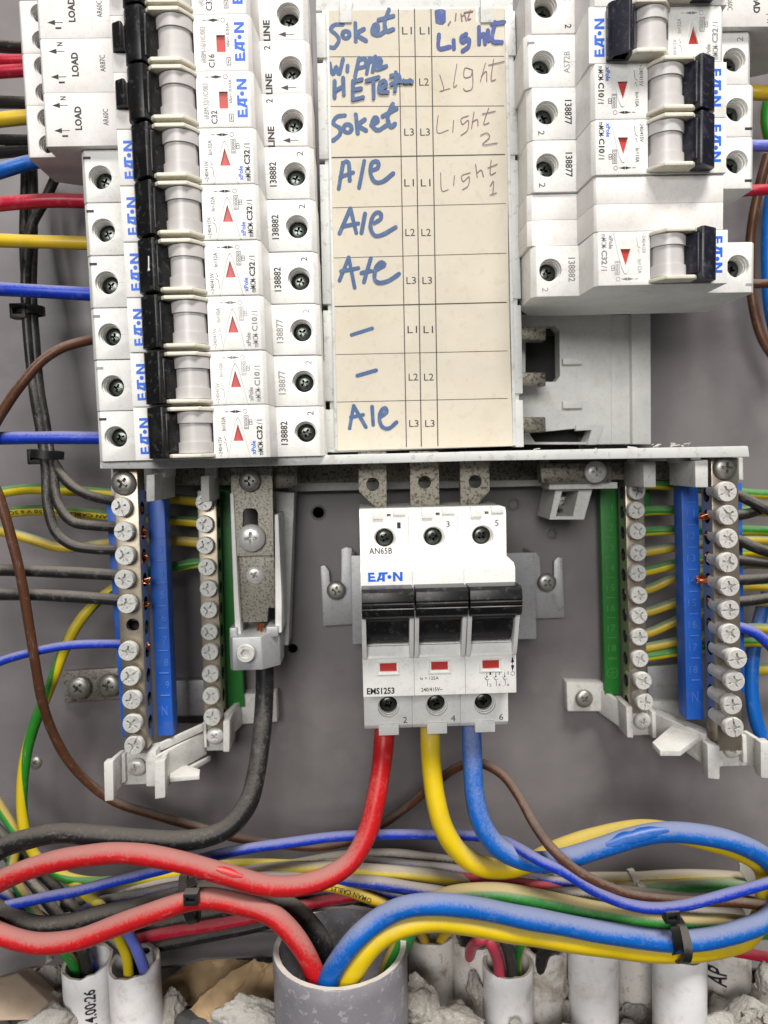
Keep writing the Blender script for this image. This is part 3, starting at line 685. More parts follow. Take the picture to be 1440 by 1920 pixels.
hand('handwriting', [[(125, 390), (145, 460), (165, 410), (182, 460), (207, 365)], [(235, 405), (233, 440)], [(305, 358), (280, 472)], [(300, 372), (340, 362), (345, 405), (300, 420)], [(370, 358), (352, 452)], [(350, 400), (385, 365)], [(405, 350), (388, 440)], [(400, 425), (440, 385), (425, 360), (405, 400), (415, 428), (472, 408)],
    [(155, 500), (155, 600)], [(207, 480), (212, 582)], [(158, 560), (210, 530)], [(268, 500), (266, 615)], [(268, 505), (322, 490)], [(268, 556), (318, 546)], [(268, 615), (330, 600)], [(350, 500), (425, 478)], [(393, 492), (395, 602)], [(430, 560), (470, 530), (460, 500), (432, 520), (432, 568), (482, 570)], [(530, 450), (525, 560)], [(500, 470), (545, 465), (550, 500), (500, 522)], [(545, 505), (630, 505)]], MW*.95, MARKER, 580, 0, lab='W.ftre HETER in blue marker')
hand('handwriting', [[(218, 710), (168, 720), (148, 760), (188, 790), (185, 830), (145, 865)], C_(235, 790, 25), [(285, 705), (297, 820)], [(340, 735), (300, 770), (348, 802)], [(380, 770), (420, 745), (402, 722), (385, 770), (420, 800), (472, 772)], [(512, 640), (480, 720), (500, 780), (525, 762)], [(450, 715), (535, 668)]], MW*1.05, MARKER, 580, 0, lab='Soket in blue marker, third cell')
hand('handwriting', [[(208, 1000), (180, 1160)], [(205, 1000), (240, 1000), (248, 1110)], [(190, 1088), (268, 1060)], [(337, 990), (305, 1152)], [(375, 1050), (420, 1030), (420, 995), (385, 1000), (375, 1060), (400, 1115), (450, 1115), (515, 1065)]], MW, MARKER, 580, 0, lab='A/C in blue marker, fourth cell')
hand('handwriting', [[(252, 1280), (185, 1435)], [(252, 1280), (288, 1430)], [(210, 1390), (300, 1372)], [(342, 1312), (320, 1430)], [(400, 1370), (440, 1340), (430, 1305), (395, 1320), (375, 1390), (400, 1445), (450, 1440), (530, 1395)]], MW, MARKER, 580, 0)
hand('handwriting', [[(242, 10), (185, 152)], [(242, 10), (278, 195)], [(195, 95), (300, 75)], [(377, 15), (335, 160)], [(320, 105), (378, 92)], [(400, 92), (460, 55), (440, 40), (410, 70), (400, 140), (430, 165), (490, 150), (550, 110)]], MW, MARKER, 580, 480)
hand('handwriting', [[(260, 485), (385, 445)]], 1.5, MARKER, 580, 480, lab='blue dash'); hand('handwriting', [[(295, 735), (410, 702)]], 1.5, MARKER, 580, 480)
hand('handwriting', [[(272, 920), (247, 1058)], [(272, 920), (347, 1050)], [(255, 990), (330, 975)], [(385, 925), (392, 1035)], [(440, 985), (475, 955), (462, 932), (438, 955), (430, 1005), (450, 1050), (490, 1057), (535, 1020)]], 1.45, MARKER, 580, 480)
hand('handwriting', [[(780, 75), (785, 135)], [(795, 70), (800, 140)], [(812, 70), (815, 140)], [(825, 75), (825, 130)], [(795, 215), (795, 298), (862, 290)], [(885, 250), (887, 300)], [(962, 212), (932, 232), (940, 262), (975, 240), (977, 285), (940, 315)], [(1040, 170), (1042, 270)], [(1042, 230), (1070, 212), (1078, 268)], [(1095, 190), (1098, 250)], [(1138, 140), (1122, 250), (1180, 262)], [(1120, 150), (1195, 140)]], MW, MARKERD, 580, 0, lab='thick blue Light under a blotted word')
hand('handwriting', [[(900, 85), (895, 130)], [(930, 88), (936, 132)], [(933, 105), (952, 95), (962, 128)], [(988, 68), (972, 120), (988, 118)], [(950, 80), (1002, 72)], [(865, 135), (852, 155)]], .5, PEN, 580, 0)
hand('handwriting', [[(800, 462), (825, 550), (800, 562), (862, 545)], [(905, 395), (885, 530), (905, 525)], [(1000, 430), (955, 420), (950, 475), (990, 470), (1000, 432), (1000, 540), (960, 560), (945, 545)], [(1080, 390), (1050, 500)], [(1055, 470), (1085, 440), (1088, 500)], [(1130, 365), (1115, 490), (1142, 490)], [(1100, 402), (1195, 380)]], .34, PEN, 580, 0, lab='pen-written Light, second cell')
hand('handwriting', [[(790, 710), (785, 815), (852, 800)], [(885, 740), (880, 812)], [(975, 712), (932, 730), (940, 765), (975, 740), (970, 800), (930, 832)], [(1010, 690), (995, 790)], [(1000, 750), (1030, 735), (1035, 772)], [(1100, 665), (1070, 760), (1102, 755)], [(1060, 702), (1140, 685)], [(1050, 832), (1088, 818), (1105, 845), (1062, 890), (1152, 880)]], .34, PEN, 580, 0, lab='pen-written Light 2')
hand('handwriting', [[(805, 1062), (812, 1170), (852, 1165)], [(890, 1080), (885, 1140)], [(985, 1062), (935, 1080), (945, 1115), (980, 1085), (975, 1140), (940, 1165)], [(1020, 1010), (1030, 1090)], [(1030, 1062), (1055, 1045), (1068, 1085)], [(1115, 985), (1110, 1070), (1142, 1060)], [(1095, 1032), (1152, 1010)], [(1110, 1140), (1130, 1115), (1125, 1195)], [(1108, 1197), (1147, 1186)]], .34, PEN, 580, 0, lab='pen-written Light 1')

# ------------------------------------------------------------------ busbar pan, shelf and tabs
t = thing('busbar_pan', (90, 20, 0), 'white moulded busbar pan exposed below the right breaker column, with its long front shelf', 'busbar pan')
mb = MB()
P = lambda x, y: XZ(x, y, 14)
mb.holed([P(940, 590), P(1146, 590), P(1146, 833), P(940, 833)], [[P(985, 612), P(1040, 610), P(1049, 620), P(1050, 705), P(1042, 716), P(985, 716)], [P(992, 812), P(1112, 800), P(1098, 829), P(1003, 829)]], 14, 6, W_)
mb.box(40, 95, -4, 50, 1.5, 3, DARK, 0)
wpart('base', mb, t)
mb = MB(); mb.plate([(1146, 590), (1184, 590), (1186, 833), (1146, 833)], 11, 4, W_, .6); wpart('channel', mb, t)
mb = MB(); mb.plate([(1184, 588), (1220, 588), (1221, 833), (1186, 833)], 14.5, 3, W_, .4); wpart('side_rail', mb, t)
for pts in ([(1056, 672), (1092, 671), (1092, 682), (1056, 683)], [(1056, 752), (1092, 752), (1092, 765), (1056, 766)]):
    mb = MB(); mb.plate(pts, 17, 12, W_, .3); wpart('peg', mb, t)
mb = MB(); mb.plate([(1080, 798), (1134, 796), (1118, 834), (1100, 834), (1110, 806), (1080, 808)], 16, 13, W_, .3); wpart('hook', mb, t)
mb = MB(); mb.plate([(187, 864), (620, 853), (1000, 844), (1403, 836), (1406, 857), (900, 864), (620, 871), (300, 879), (187, 879)], 62, 4, TRAY, .5); wpart('shelf', mb, t)
mb = MB()
for x in (1232, 1262, 1285, 1180, 1120, 1010): 
    p = at(x, 838+(1300-x)*.02, 58); random.seed(x)
    for k in range(3 if x > 1200 else 1):
        pts = [(p.x+random.uniform(-2, 2), p.y+.1+random.uniform(-.3, 1.6 if x > 1200 else .4), p.z+random.uniform(-2, 3)) for _ in range(3)]
        mb.loft(pts, [(a, b+.3, c+.2) for a, b, c in pts], W_, 0)
wpart('torn_flakes', mb, t)
for f_, h1, h0, nk in (([(274, 891), (290, 889), (290, 940), (274, 941)], 60, 30, [(288, 862), (310, 862), (310, 895), (288, 895)]), ([(376, 893), (392, 891), (393, 941), (377, 942)], 46, 26, [(384, 866), (404, 866), (404, 896), (384, 896)]),
    ([(1206, 867), (1230, 865), (1230, 914), (1207, 914)], 46, 24, [(1188, 845), (1208, 845), (1208, 870), (1188, 870)]), ([(1303, 864), (1328, 862), (1328, 914), (1304, 914)], 60, 36, [(1270, 848), (1296, 848), (1296, 868), (1270, 868)])):
    mb = MB(); mb.plate(f_, h1, h0, HOLDER, .5); mb.plate(nk, h1-10, h0+4, HOLDER, .3); wpart('snap_tab', mb, t)
mb = MB(); mb.plate([(208, 875), (216, 875), (218, 928), (208, 928)], 50, 30, HOLDER, .3); wpart('end_lug', mb, t)
mb = MB(); mb.plate([(1385, 858), (1393, 858), (1394, 900), (1386, 900)], 52, 30, HOLDER, .3); wpart('end_lug', mb, t)
mb = MB(); mb.plate([(520, 862), (1030, 858), (1030, 910), (520, 922)], 7, 2, HOLDER, .4); mb.plate([(540, 902), (1028, 896), (1028, 911), (540, 922)], 12, 6, HOLDER, .4); wpart('rear_ledge', mb, t)
mb = MB(); q = [(1043, 916), (1112, 912), (1095, 974), (1030, 974)]
mb.holed([XZ(x, y, 30) for x, y in q], [[XZ(x, y, 30) for x, y in ((1054, 921), (1085, 920), (1074, 968), (1042, 968))]], 30, 8, HOLDER); mb.plate([(1030, 906), (1158, 904), (1158, 916), (1030, 918)], 34, 20, HOLDER, .4)
wpart('screw_pocket', mb, t); screw(t, 1058, 942, 14, 3.9, 'pan', ZINCD)

t = thing('neutral_bus_link', (20, -5, 10), 'long mottled tinned bar running behind the shelf with two screws', 'busbar link')
mb = MB(); mb.plate([(322, 864), (545, 866), (545, 910), (322, 910)], 27, 21, TIN, .6); mb.plate([(505, 870), (556, 868), (560, 912), (507, 918)], 31, 20, TIN, 2.2); mb.plate([(556, 866), (1012, 862), (1012, 900), (556, 906)], 13, 9, TIN, .5)
mb.plate([(1012, 868), (1150, 866), (1150, 905), (1014, 908)], 38, 31, TIN, 2.0); mb.plate([(1140, 866), (1280, 864), (1280, 900), (1140, 900)], 24, 18, TIN, .5)
wpart('bar', mb, t); screw(t, 1119, 885, 41, 4.4, 'pan', ZINC)

t = thing('neutral_cable_link', (-45, -40, 30), 'vertical mottled tinned link with three screws and a cast clamp gripping the black cable', 'busbar link')
mb = MB(); sl = [(455, 962), (457, 956), (463, 953), (474, 953), (481, 956), (484, 962), (484, 1012), (455, 1012)]
mb.holed([XZ(x, y, 36) for x, y in ((433, 878), (510, 876), (513, 1041), (436, 1043))], [[XZ(x, y, 36) for x, y in sl]], 36, 33.6, TINF); wpart('upper_plate', mb, t)
mb = MB(); mb.plate([(434, 1000), (513, 998), (517, 1140), (503, 1140), (501, 1166), (454, 1167), (452, 1142), (443, 1142)], 33.4, 30.6, TINF, .35); wpart('lower_plate', mb, t)
screw(t, 467, 902, 39, 4.3, 'pan', ZINCD); screw(t, 470, 1010, 39.5, 5.5, 'pan', ZINC); screw(t, 477, 1079, 34.2, 3.7, 'pan', ZINC)
mb = MB()
for pts in ([(431, 925), (438, 925), (447, 1120), (452, 1192), (441, 1192), (438, 1120)], [(515, 965), (522, 965), (528, 1120), (528, 1186), (516, 1188), (516, 1120)]): mb.plate(pts, 37, 16, W_, .4)
mb.plate([(505, 920), (552, 924), (541, 1210), (520, 1210)], 17, 4, HOLDER, .5)
wpart('cradle', mb, t)
mb = MB()
c0, c1, c2, c3 = [at(x, y, 42) for x, y in ((428, 1196), (490, 1194), (490, 1256), (430, 1258))]
mb.loft([(c0.x, c3.y, 22), (c0.x, c3.y, 40), (c0.x+1.4, c3.y, 42), (c1.x, c3.y, 42), (c1.x+6.5, c3.y, 36), (c1.x+6.5, c3.y, 22)], [(c0.x, c0.y, 22), (c0.x, c0.y, 40), (c0.x+1.4, c0.y, 42), (c1.x, c0.y, 42), (c1.x+6.5, c0.y+2.5, 36), (c1.x+6.5, c0.y+2.5, 22)], ALU, .5)
for x0, x1 in ((c0.x, c0.x+3), (c1.x+1.5, c1.x+6.3)): mb.box(x0, x1, c0.y-1, c0.y+3.2, 25, 39, ALU, .6)
wpart('clamp', mb, t); screw(t, 460, 1226, 45.2, 3.7, 'hex', ZINC)
mb = MB(); random.seed(5)
for k in range(16):
    p = at(486+random.uniform(0, 22), 1206, random.uniform(30, 37)); mb.tube([p, p+Vector((random.uniform(-.5, .5), 4, 0)), p+Vector((random.uniform(-.8, .8), 7+random.uniform(-1, 1), random.uniform(-.5, .5)))], .5, COPPER, 6, 3)
wpart('copper_strands', mb, t)

t = thing('phase_busbars', (0, -5, 44), 'row of three mottled tinned busbar tails dropping into the main switch', 'busbar')
for pts, (hx, hy) in (([(672, 846), (724, 846), (725, 962), (706, 962), (703, 950), (673, 921)], (699, 908)), ([(768, 846), (822, 846), (824, 962), (770, 962)], (796, 904)), ([(862, 846), (917, 846), (918, 920), (891, 950), (888, 962), (864, 962)], (891, 903))):
    mb = MB(); mb.holed([XZ(x, y, 45) for x, y in pts], [circ(XZ(hx, hy, 45), 2.55)], 45, 42, TIN); wpart('busbar_tail', mb, t, 25)
for y, k in ((625, 25), (711, 26), (796, 28)):
    mb = MB(); mb.plate([(962, y-k/2), (1023, y-k/2), (1024, y+k/2), (962, y+k/2)], 30, 22, TIN, .6); wpart('busbar_finger', mb, t)

# ------------------------------------------------------------------ terminal bars
def tbar(label, cat, front, h1, screws, R, big, end, hy, hmm, side, mt, sm, holes, empt=()):
    p0 = at(*front[0], h1); t = thing('terminal_bar', (p0.x, p0.y, h1-9), label, cat, 'screw terminal bars')
    q = MB(); Pf = [at(x, y, h1) for x, y in front]
    q.loft([(p.x, p.y, h1-9.2) for p in Pf], [(p.x, p.y, h1) for p in Pf], mt, .45)
    k = MB()
    for y in holes:       # wire holes bored right through from side to side
        xl = front[0][0]; p = at(xl, y, h1-4.5); k.cyl((p.x-8, p.y, h1-4.6), (1, 0, 0), 2.75, 0, 30, DARK, 18)
    for (x, y) in empt: p = at(x, y, h1); k.cyl((p.x, p.y, h1-5), (0, 0, 1), 2.5, 0, 9, mt, 22)
    me = boolcut(q, k)
    me.transform(Matrix.Translation(Vector((-p0.x*S, (h1-9)*S, -p0.y*S)))); part('bar', me, t)
    for i, s_ in enumerate(screws):
        x, y = s_[:2]; hh = s_[2] if len(s_) > 2 else hmm
        screw(t, x, y, hh, R, 'slot', sm, hh-h1+4)
    if big: screw(t, *big, h1+2.8, 4.6, 'pan', ZINCD, 6, .6 if side < 0 else .05)
    screw(t, *end, hy, 3.6, 'pan', sm, 6, name='end_screw')
    return t
NL = [(226, 951), (231, 997), (233, 1042), (232, 1087), (237, 1133), (239, 1222), (243, 1269), (246, 1313), (247, 1358), (250, 1399)]
NLy = [955, 1000, 1044, 1089, 1133, 1178, 1222, 1268, 1312, 1356]
tbar('left neutral bar beside the blue numbered strip, one screw missing half way down', 'terminal bar', [(211, 876), (257, 876), (277, 1405), (234, 1405)], 53, NL, 3.55, (229, 906), (254, 1441), 49, 57.5, -1, BRASS, ZINC, NLy, [(249, 1172)])
EL = [(382, 942), (383, 983), (384, 1023), (387, 1064), (390, 1104), (391, 1144), (392, 1185), (393, 1223), (394, 1265), (395, 1306), (397, 1346)]
tbar('left earth bar between the green strip and the black cable link', 'terminal bar', [(369, 920), (405, 920), (417, 1368), (384, 1368)], 24, EL, 3.5, None, (402, 1382), 26, 28, -1, BRASS, ZINC, [y-2 for x, y in EL])
NR = [(1364, 922, 61), (1366, 966, 61), (1366, 1010, 61), (1366, 1055, 61.5), (1369, 1100, 62.5), (1369, 1144, 61.5), (1370, 1189, 62), (1383, 1236, 67), (1379, 1278, 66), (1374, 1322, 64.5), (1377, 1365, 65)]
NRy = [928, 968, 1008, 1047, 1087, 1129, 1171, 1215, 1255, 1296, 1338]
tbar('right neutral bar beside the blue strip numbered 11 to 18, dusty screws standing proud', 'terminal bar', [(1333, 858), (1384, 858), (1392, 1408), (1346, 1408)], 53, NR, 3.7, (1364, 877), (1377, 1407), 49, 61, 1, BRASS, CHALK, NRy)
ER = [(1195, 921, 29), (1194, 957, 29), (1196, 996, 29), (1197, 1037, 29), (1197, 1075, 29), (1199, 1117, 30.5), (1199, 1155, 30), (1200, 1195, 30), (1201, 1236, 30), (1207, 1278, 34), (1210, 1317, 33)]
tbar('right earth bar beside the green strip', 'terminal bar', [(1172, 900), (1208, 900), (1214, 1338), (1182, 1338)], 24, ER, 3.5, None, (1207, 1354), 26, 29, 1, BRASS, CHALK, [y+(3 if y < 1100 else -2) for x, y, _ in ER])
def strip(label, pts, h1, h0, mt, fm, nums, lines, earth=None, back=None):
    p0 = at(*pts[0], h1); t = thing('number_strip', (p0.x, p0.y, h0), label, 'number strip', 'numbered strips beside the terminal bars')
    mb = MB(); mb.plate(pts, h1, h0, mt, .35); wpart('strip', mb, t)
    if back: mb = MB(); mb.plate(back, h1-1.5, h0, mt, .3); wpart('rear_flange', mb, t)
    mb = MB()
    for s_, x, y, hh in nums:
        p = XZ(x, y, h1); mb.text(s_, p, (3.4 if len(s_) > 1 else 1.7)*hh, 2.8*hh, fm, h1, 'x', ext=.28)
    for x, y in lines: p = XZ(x, y, h1); mb.box(p[0]-1.9, p[0]+1.9, p[1]-.2, p[1]+.2, h1-.1, h1+.3, fm, .08)
    if earth:
        p = XZ(*earth, h1); ring(mb, p, 2.5, .35, fm, h1+.25)
        for dz, l in ((.35, 1.5), (-.45, 1.1), (-1.25, .6)): mb.box(p[0]-l, p[0]+l, p[1]+dz-.13, p[1]+dz+.13, h1-.1, h1+.25, fm, 0)
        mb.box(p[0]-.13, p[0]+.13, p[1]+.4, p[1]+1.9, h1-.1, h1+.25, fm, 0)
    wpart('figures', mb, t)
strip('blue plastic strip embossed 3 to 9 and N, left side', [(275, 918), (307, 918), (325, 1379), (296, 1380)], 41, 33, BLUEP, BLUED, [(str(k), 301+(k-3)*2.2, 1031+(k-3)*42.2, 1) for k in range(3, 10)]+[('N', 309, 1333, 1.3)], [(299, 1009), (300, 1051), (302, 1093), (303, 1136), (305, 1178), (306, 1220), (308, 1262), (310, 1304)], back=[(199, 946), (222, 946), (246, 1382), (229, 1382)])
strip('blue plastic strip embossed 10 to 18 and N, right side', [(1277, 905), (1309, 905), (1320, 1349), (1288, 1350)], 41, 33, BLUEP, BLUED, [(str(k), 1293+(k-10)*.9, 921+(k-10)*41.8, 1) for k in range(10, 19)]+[('N', 1303, 1306, 1.45)], [(1295+i*1.2, y) for i, y in enumerate((942, 984, 1026, 1068, 1109, 1151, 1192, 1234, 1275))], back=[(1384, 905), (1391, 905), (1397, 1300), (1390, 1300)])
strip('green plastic strip behind the left earth bar and clamp', [(404, 905), (436, 905), (458, 1326), (428, 1327)], 10, 5, GREENP, GREEND, [], [], back=[(366, 925), (380, 925), (396, 1300), (384, 1300)])
strip('green plastic strip embossed 11 to 18 and an earth sign', [(1125, 912), (1157, 912), (1162, 1302), (1135, 1303)], 10, 5, GREENP, GREEND, [(str(k), 1141+(k-11)*.9, 952+(k-11)*37.6, 1.05) for k in range(11, 19)], [(1141+i, 970+i*37.6) for i in range(8)]+[(1148, 1236)], (1148, 1262), back=[(1207, 912), (1217, 912), (1224, 955), (1207, 955)])

# ------------------------------------------------------------------ stepped plastic brackets that carry the bars
def bracket(label, org, foot, fs, segs):
    t = thing('bar_bracket', at(*org, 0)[:2]+(0,), label, 'bracket', 'stepped brackets under the terminal bars') if False else thing('bar_bracket', (at(*org, 0).x, at(*org, 0).y, 0), label, 'bracket', 'stepped brackets under the terminal bars')
    for nm, mbx in segs: wpart(nm, mbx, t)
    if foot: screw(t, *foot, fs, 4.0, 'pan', ZINCD, 4)
    return t
def wall(pa, ha, pb, hb, ht, th, mb):    # upright rib from one point and depth to another, ht tall, th thick
    a, b = at(*pa, ha), at(*pb, hb); d = (b-a); nn = Vector((-d.z, 0, d.x)).normalized()*th/2
    A = [a-nn, a+nn, b+nn, b-nn]; mb.loft([p-Vector((0, ht/2, 0)) for p in A], [p+Vector((0, ht/2, 0)) for p in A], HOLDER, .35)
def seat(c, hh, w_, ht, mb, dep=4):
    p = at(*c, hh); mb.box(p.x-w_/2, p.x+w_/2, p.y-ht/2, p.y+ht/2, hh-dep, hh, HOLDER, .5)
sg = []
mb = MB(); mb.plate([(452, 1302), (518, 1298), (520, 1354), (454, 1358)], 8, 0, HOLDER, .6); wall((455, 1330), 5, (424, 1362), 20, 11, 2.2, mb); sg.append(('foot', mb))
mb = MB(); seat((402, 1384), 22, 8.5, 11, mb, 5); mb.plate([(380, 1355), (386, 1355), (388, 1402), (383, 1402)], 25, 14, HOLDER, .4); mb.plate([(418, 1353), (431, 1350), (430, 1410), (418, 1410)], 27, 12, HOLDER, .5); sg.append(('earth_bar_seat', mb))
mb = MB(); wall((384, 1392), 22, (292, 1442), 50, 10, 1.8, mb); wall((420, 1345), 14, (300, 1400), 44, 3, 1.6, mb); wall((384, 1420), 18, (330, 1452), 40, 2.2, 6, mb); sg.append(('web', mb))
mb = MB(); seat((254, 1442), 46, 11.5, 12.5, mb, 6); mb.plate([(228, 1415), (234, 1415), (236, 1465), (228, 1470)], 48, 36, HOLDER, .4); mb.plate([(272, 1412), (292, 1408), (300, 1475), (274, 1475)], 50, 40, HOLDER, .5); sg.append(('neutral_bar_seat', mb))
mb = MB(); mb.plate([(194, 1430), (212, 1427), (213, 1501), (196, 1503)], 57, 53, HOLDER, .5); wall((203, 1462), 55, (232, 1436), 44, 13, 1.6, mb); sg.append(('prong', mb))
mb = MB(); mb.plate([(289, 1428), (309, 1425), (310, 1496), (290, 1499)], 57, 53, HOLDER, .6); wall((300, 1460), 55, (320, 1432), 40, 13, 1.6, mb); sg.append(('prong', mb))
mb = MB(); F_ = [at(x, y, h) for x, y, h in ((318, 1462, 48), (322, 1430, 30), (350, 1438, 34), (375, 1446, 44), (374, 1457, 48))]
mb.loft([p-Vector((0, 1.0, 0)) for p in F_], [p+Vector((0, .8, 0)) for p in F_], HOLDER, .3); sg.append(('fin', mb))
bracket('white stepped bracket under the left terminal bars, by the black cable', (500, 1330), None, 0, sg)
sg = []
mb = MB(); mb.plate([(1062, 1279), (1134, 1281), (1136, 1334), (1064, 1334)], 7, 0, HOLDER, .6); wall((1125, 1312), 5, (1184, 1352), 22, 11, 2.2, mb); sg.append(('foot', mb))
mb = MB(); seat((1207, 1355), 22, 9.5, 11, mb, 5); mb.plate([(1174, 1325), (1186, 1325), (1188, 1384), (1176, 1383)], 27, 12, HOLDER, .5); mb.plate([(1222, 1335), (1230, 1335), (1231, 1384), (1224, 1384)], 27, 14, HOLDER, .4); sg.append(('earth_bar_seat', mb))
mb = MB(); wall((1228, 1358), 22, (1322, 1400), 48, 10, 1.8, mb); wall((1228, 1336), 18, (1350, 1385), 46, 2.5, 3.5, mb); wall((1290, 1405), 40, (1340, 1440), 52, 2.5, 2, mb); sg.append(('web', mb))
mb = MB(); seat((1377, 1408), 46, 13, 12.5, mb, 6); mb.plate([(1345, 1384), (1354, 1384), (1356, 1436), (1347, 1440)], 50, 38, HOLDER, .4); mb.plate([(1392, 1380), (1400, 1382), (1402, 1432), (1394, 1430)], 50, 38, HOLDER, .4); sg.append(('neutral_bar_seat', mb))
mb = MB(); mb.plate([(1326, 1396), (1350, 1399), (1350, 1462), (1328, 1460)], 57, 52, HOLDER, .6); wall((1338, 1428), 55, (1318, 1400), 40, 12, 1.6, mb); sg.append(('prong', mb))
mb = MB(); mb.plate([(1426, 1392), (1446, 1392), (1446, 1460), (1427, 1459)], 57, 52, HOLDER, .6); wall((1436, 1424), 55, (1396, 1398), 44, 12.5, 1.8, mb); sg.append(('prong', mb))
mb = MB(); F_ = [at(x, y, h) for x, y, h in ((1223, 1396, 50), (1238, 1412, 56), (1276, 1412, 56), (1310, 1386, 48), (1300, 1370, 34), (1262, 1362, 30))]
mb.loft([p-Vector((0, 1.2, 0)) for p in F_], [p+Vector((0, 1.0, 0)) for p in F_], HOLDER, .3); sg.append(('fin', mb))
bracket('white stepped bracket under the right terminal bars, with a broad dusty fin', (1100, 1310), (1097, 1312), 11, sg)

# ------------------------------------------------------------------ rail behind the main switch, strips, loose screws
t = thing('mounting_rail', (24, -55, 0), 'galvanised rail behind the main switch with a slotted ear and screw each side', 'rail')
mb = MB(); R4 = [(658, 1042), (1003, 1036), (1006, 1198), (661, 1208)]
mb.plate(R4, 20, 18.5, GALV, .3)
mb.plate([(658, 1042), (665, 1042), (668, 1208), (661, 1208)], 18.4, 2, GALV, .2); mb.plate([(996, 1036), (1003, 1036), (1006, 1198), (999, 1198)], 18.4, 2, GALV, .2)
wpart('channel', mb, t)
mb = MB(); mb.plate([(601, 1062), (609, 1060), (617, 1070), (619, 1096), (640, 1095), (640, 1030), (648, 1026), (660, 1028), (664, 1170), (606, 1174)], 4, 1.6, GALV, .25); wpart('ear', mb, t)
mb = MB(); mb.plate([(1000, 1035), (1005, 1036), (1013, 1046), (1015, 1090), (1039, 1090), (1039, 1052), (1046, 1045), (1055, 1046), (1059, 1158), (1000, 1160)], 4, 1.6, GALV, .25); wpart('ear', mb, t)
screw(t, 630, 1108, 8, 4.2, 'pan', ZINCD, 6, .25); screw(t, 1027, 1093, 8, 4.2, 'pan', ZINCD, 6, .75)
t = thing('fixing_strip', (-120, -90, 0), 'small steel plate with two screws left of the left bars', 'fixing plate')
mb = MB(); mb.plate([(118, 1259), (232, 1252), (236, 1310), (121, 1317)], 3, .2, TINF, .25); wpart('plate', mb, t); screw(t, 145, 1292, 7, 5.2, 'pan', ZINCD); screw(t, 202, 1287, 7, 5.2, 'pan', ZINCD)
mb = MB(); mb.plate([(322, 1277), (388, 1275), (388, 1341), (322, 1341)], 5, .4, GALV, .25); mb.plate([(322, 1344), (386, 1344), (386, 1356), (322, 1356)], .7, .2, DARK, 0)  # second plate: flat near-black bar under the strip, shade put in as colour
solo('cross_strip', mb, tuple(at(350, 1300, 0)), 'grey galvanised strip end between the left blue strip and left earth bar', 'fixing plate')
mb = MB(); mb.plate([(1214, 1250), (1292, 1244), (1292, 1312), (1216, 1312)], 5, .4, GALV, .25)
solo('cross_strip', mb, tuple(at(1250, 1280, 0)), 'stained galvanised strip end between the right earth bar and blue strip', 'fixing plate')
q = MB(); q.plate([(1216, 1314), (1292, 1316), (1292, 1350), (1216, 1346)], 8, .4, HOLDER, .3); solo('strip_cover', q, tuple(at(1250, 1330, 0)), 'pale plate directly under the stained galvanised strip on the right', 'fixing plate')
p = at(65, 1431, 1.2); o = bpy.data.objects.new('panel_screw', screw_mesh(2.9, 'pan', ZINCD, 1.0)); COL.objects.link(o); place(o, p, .5); tag(o, 'small grey screw in the back panel beside the green-yellow wire', 'screw')

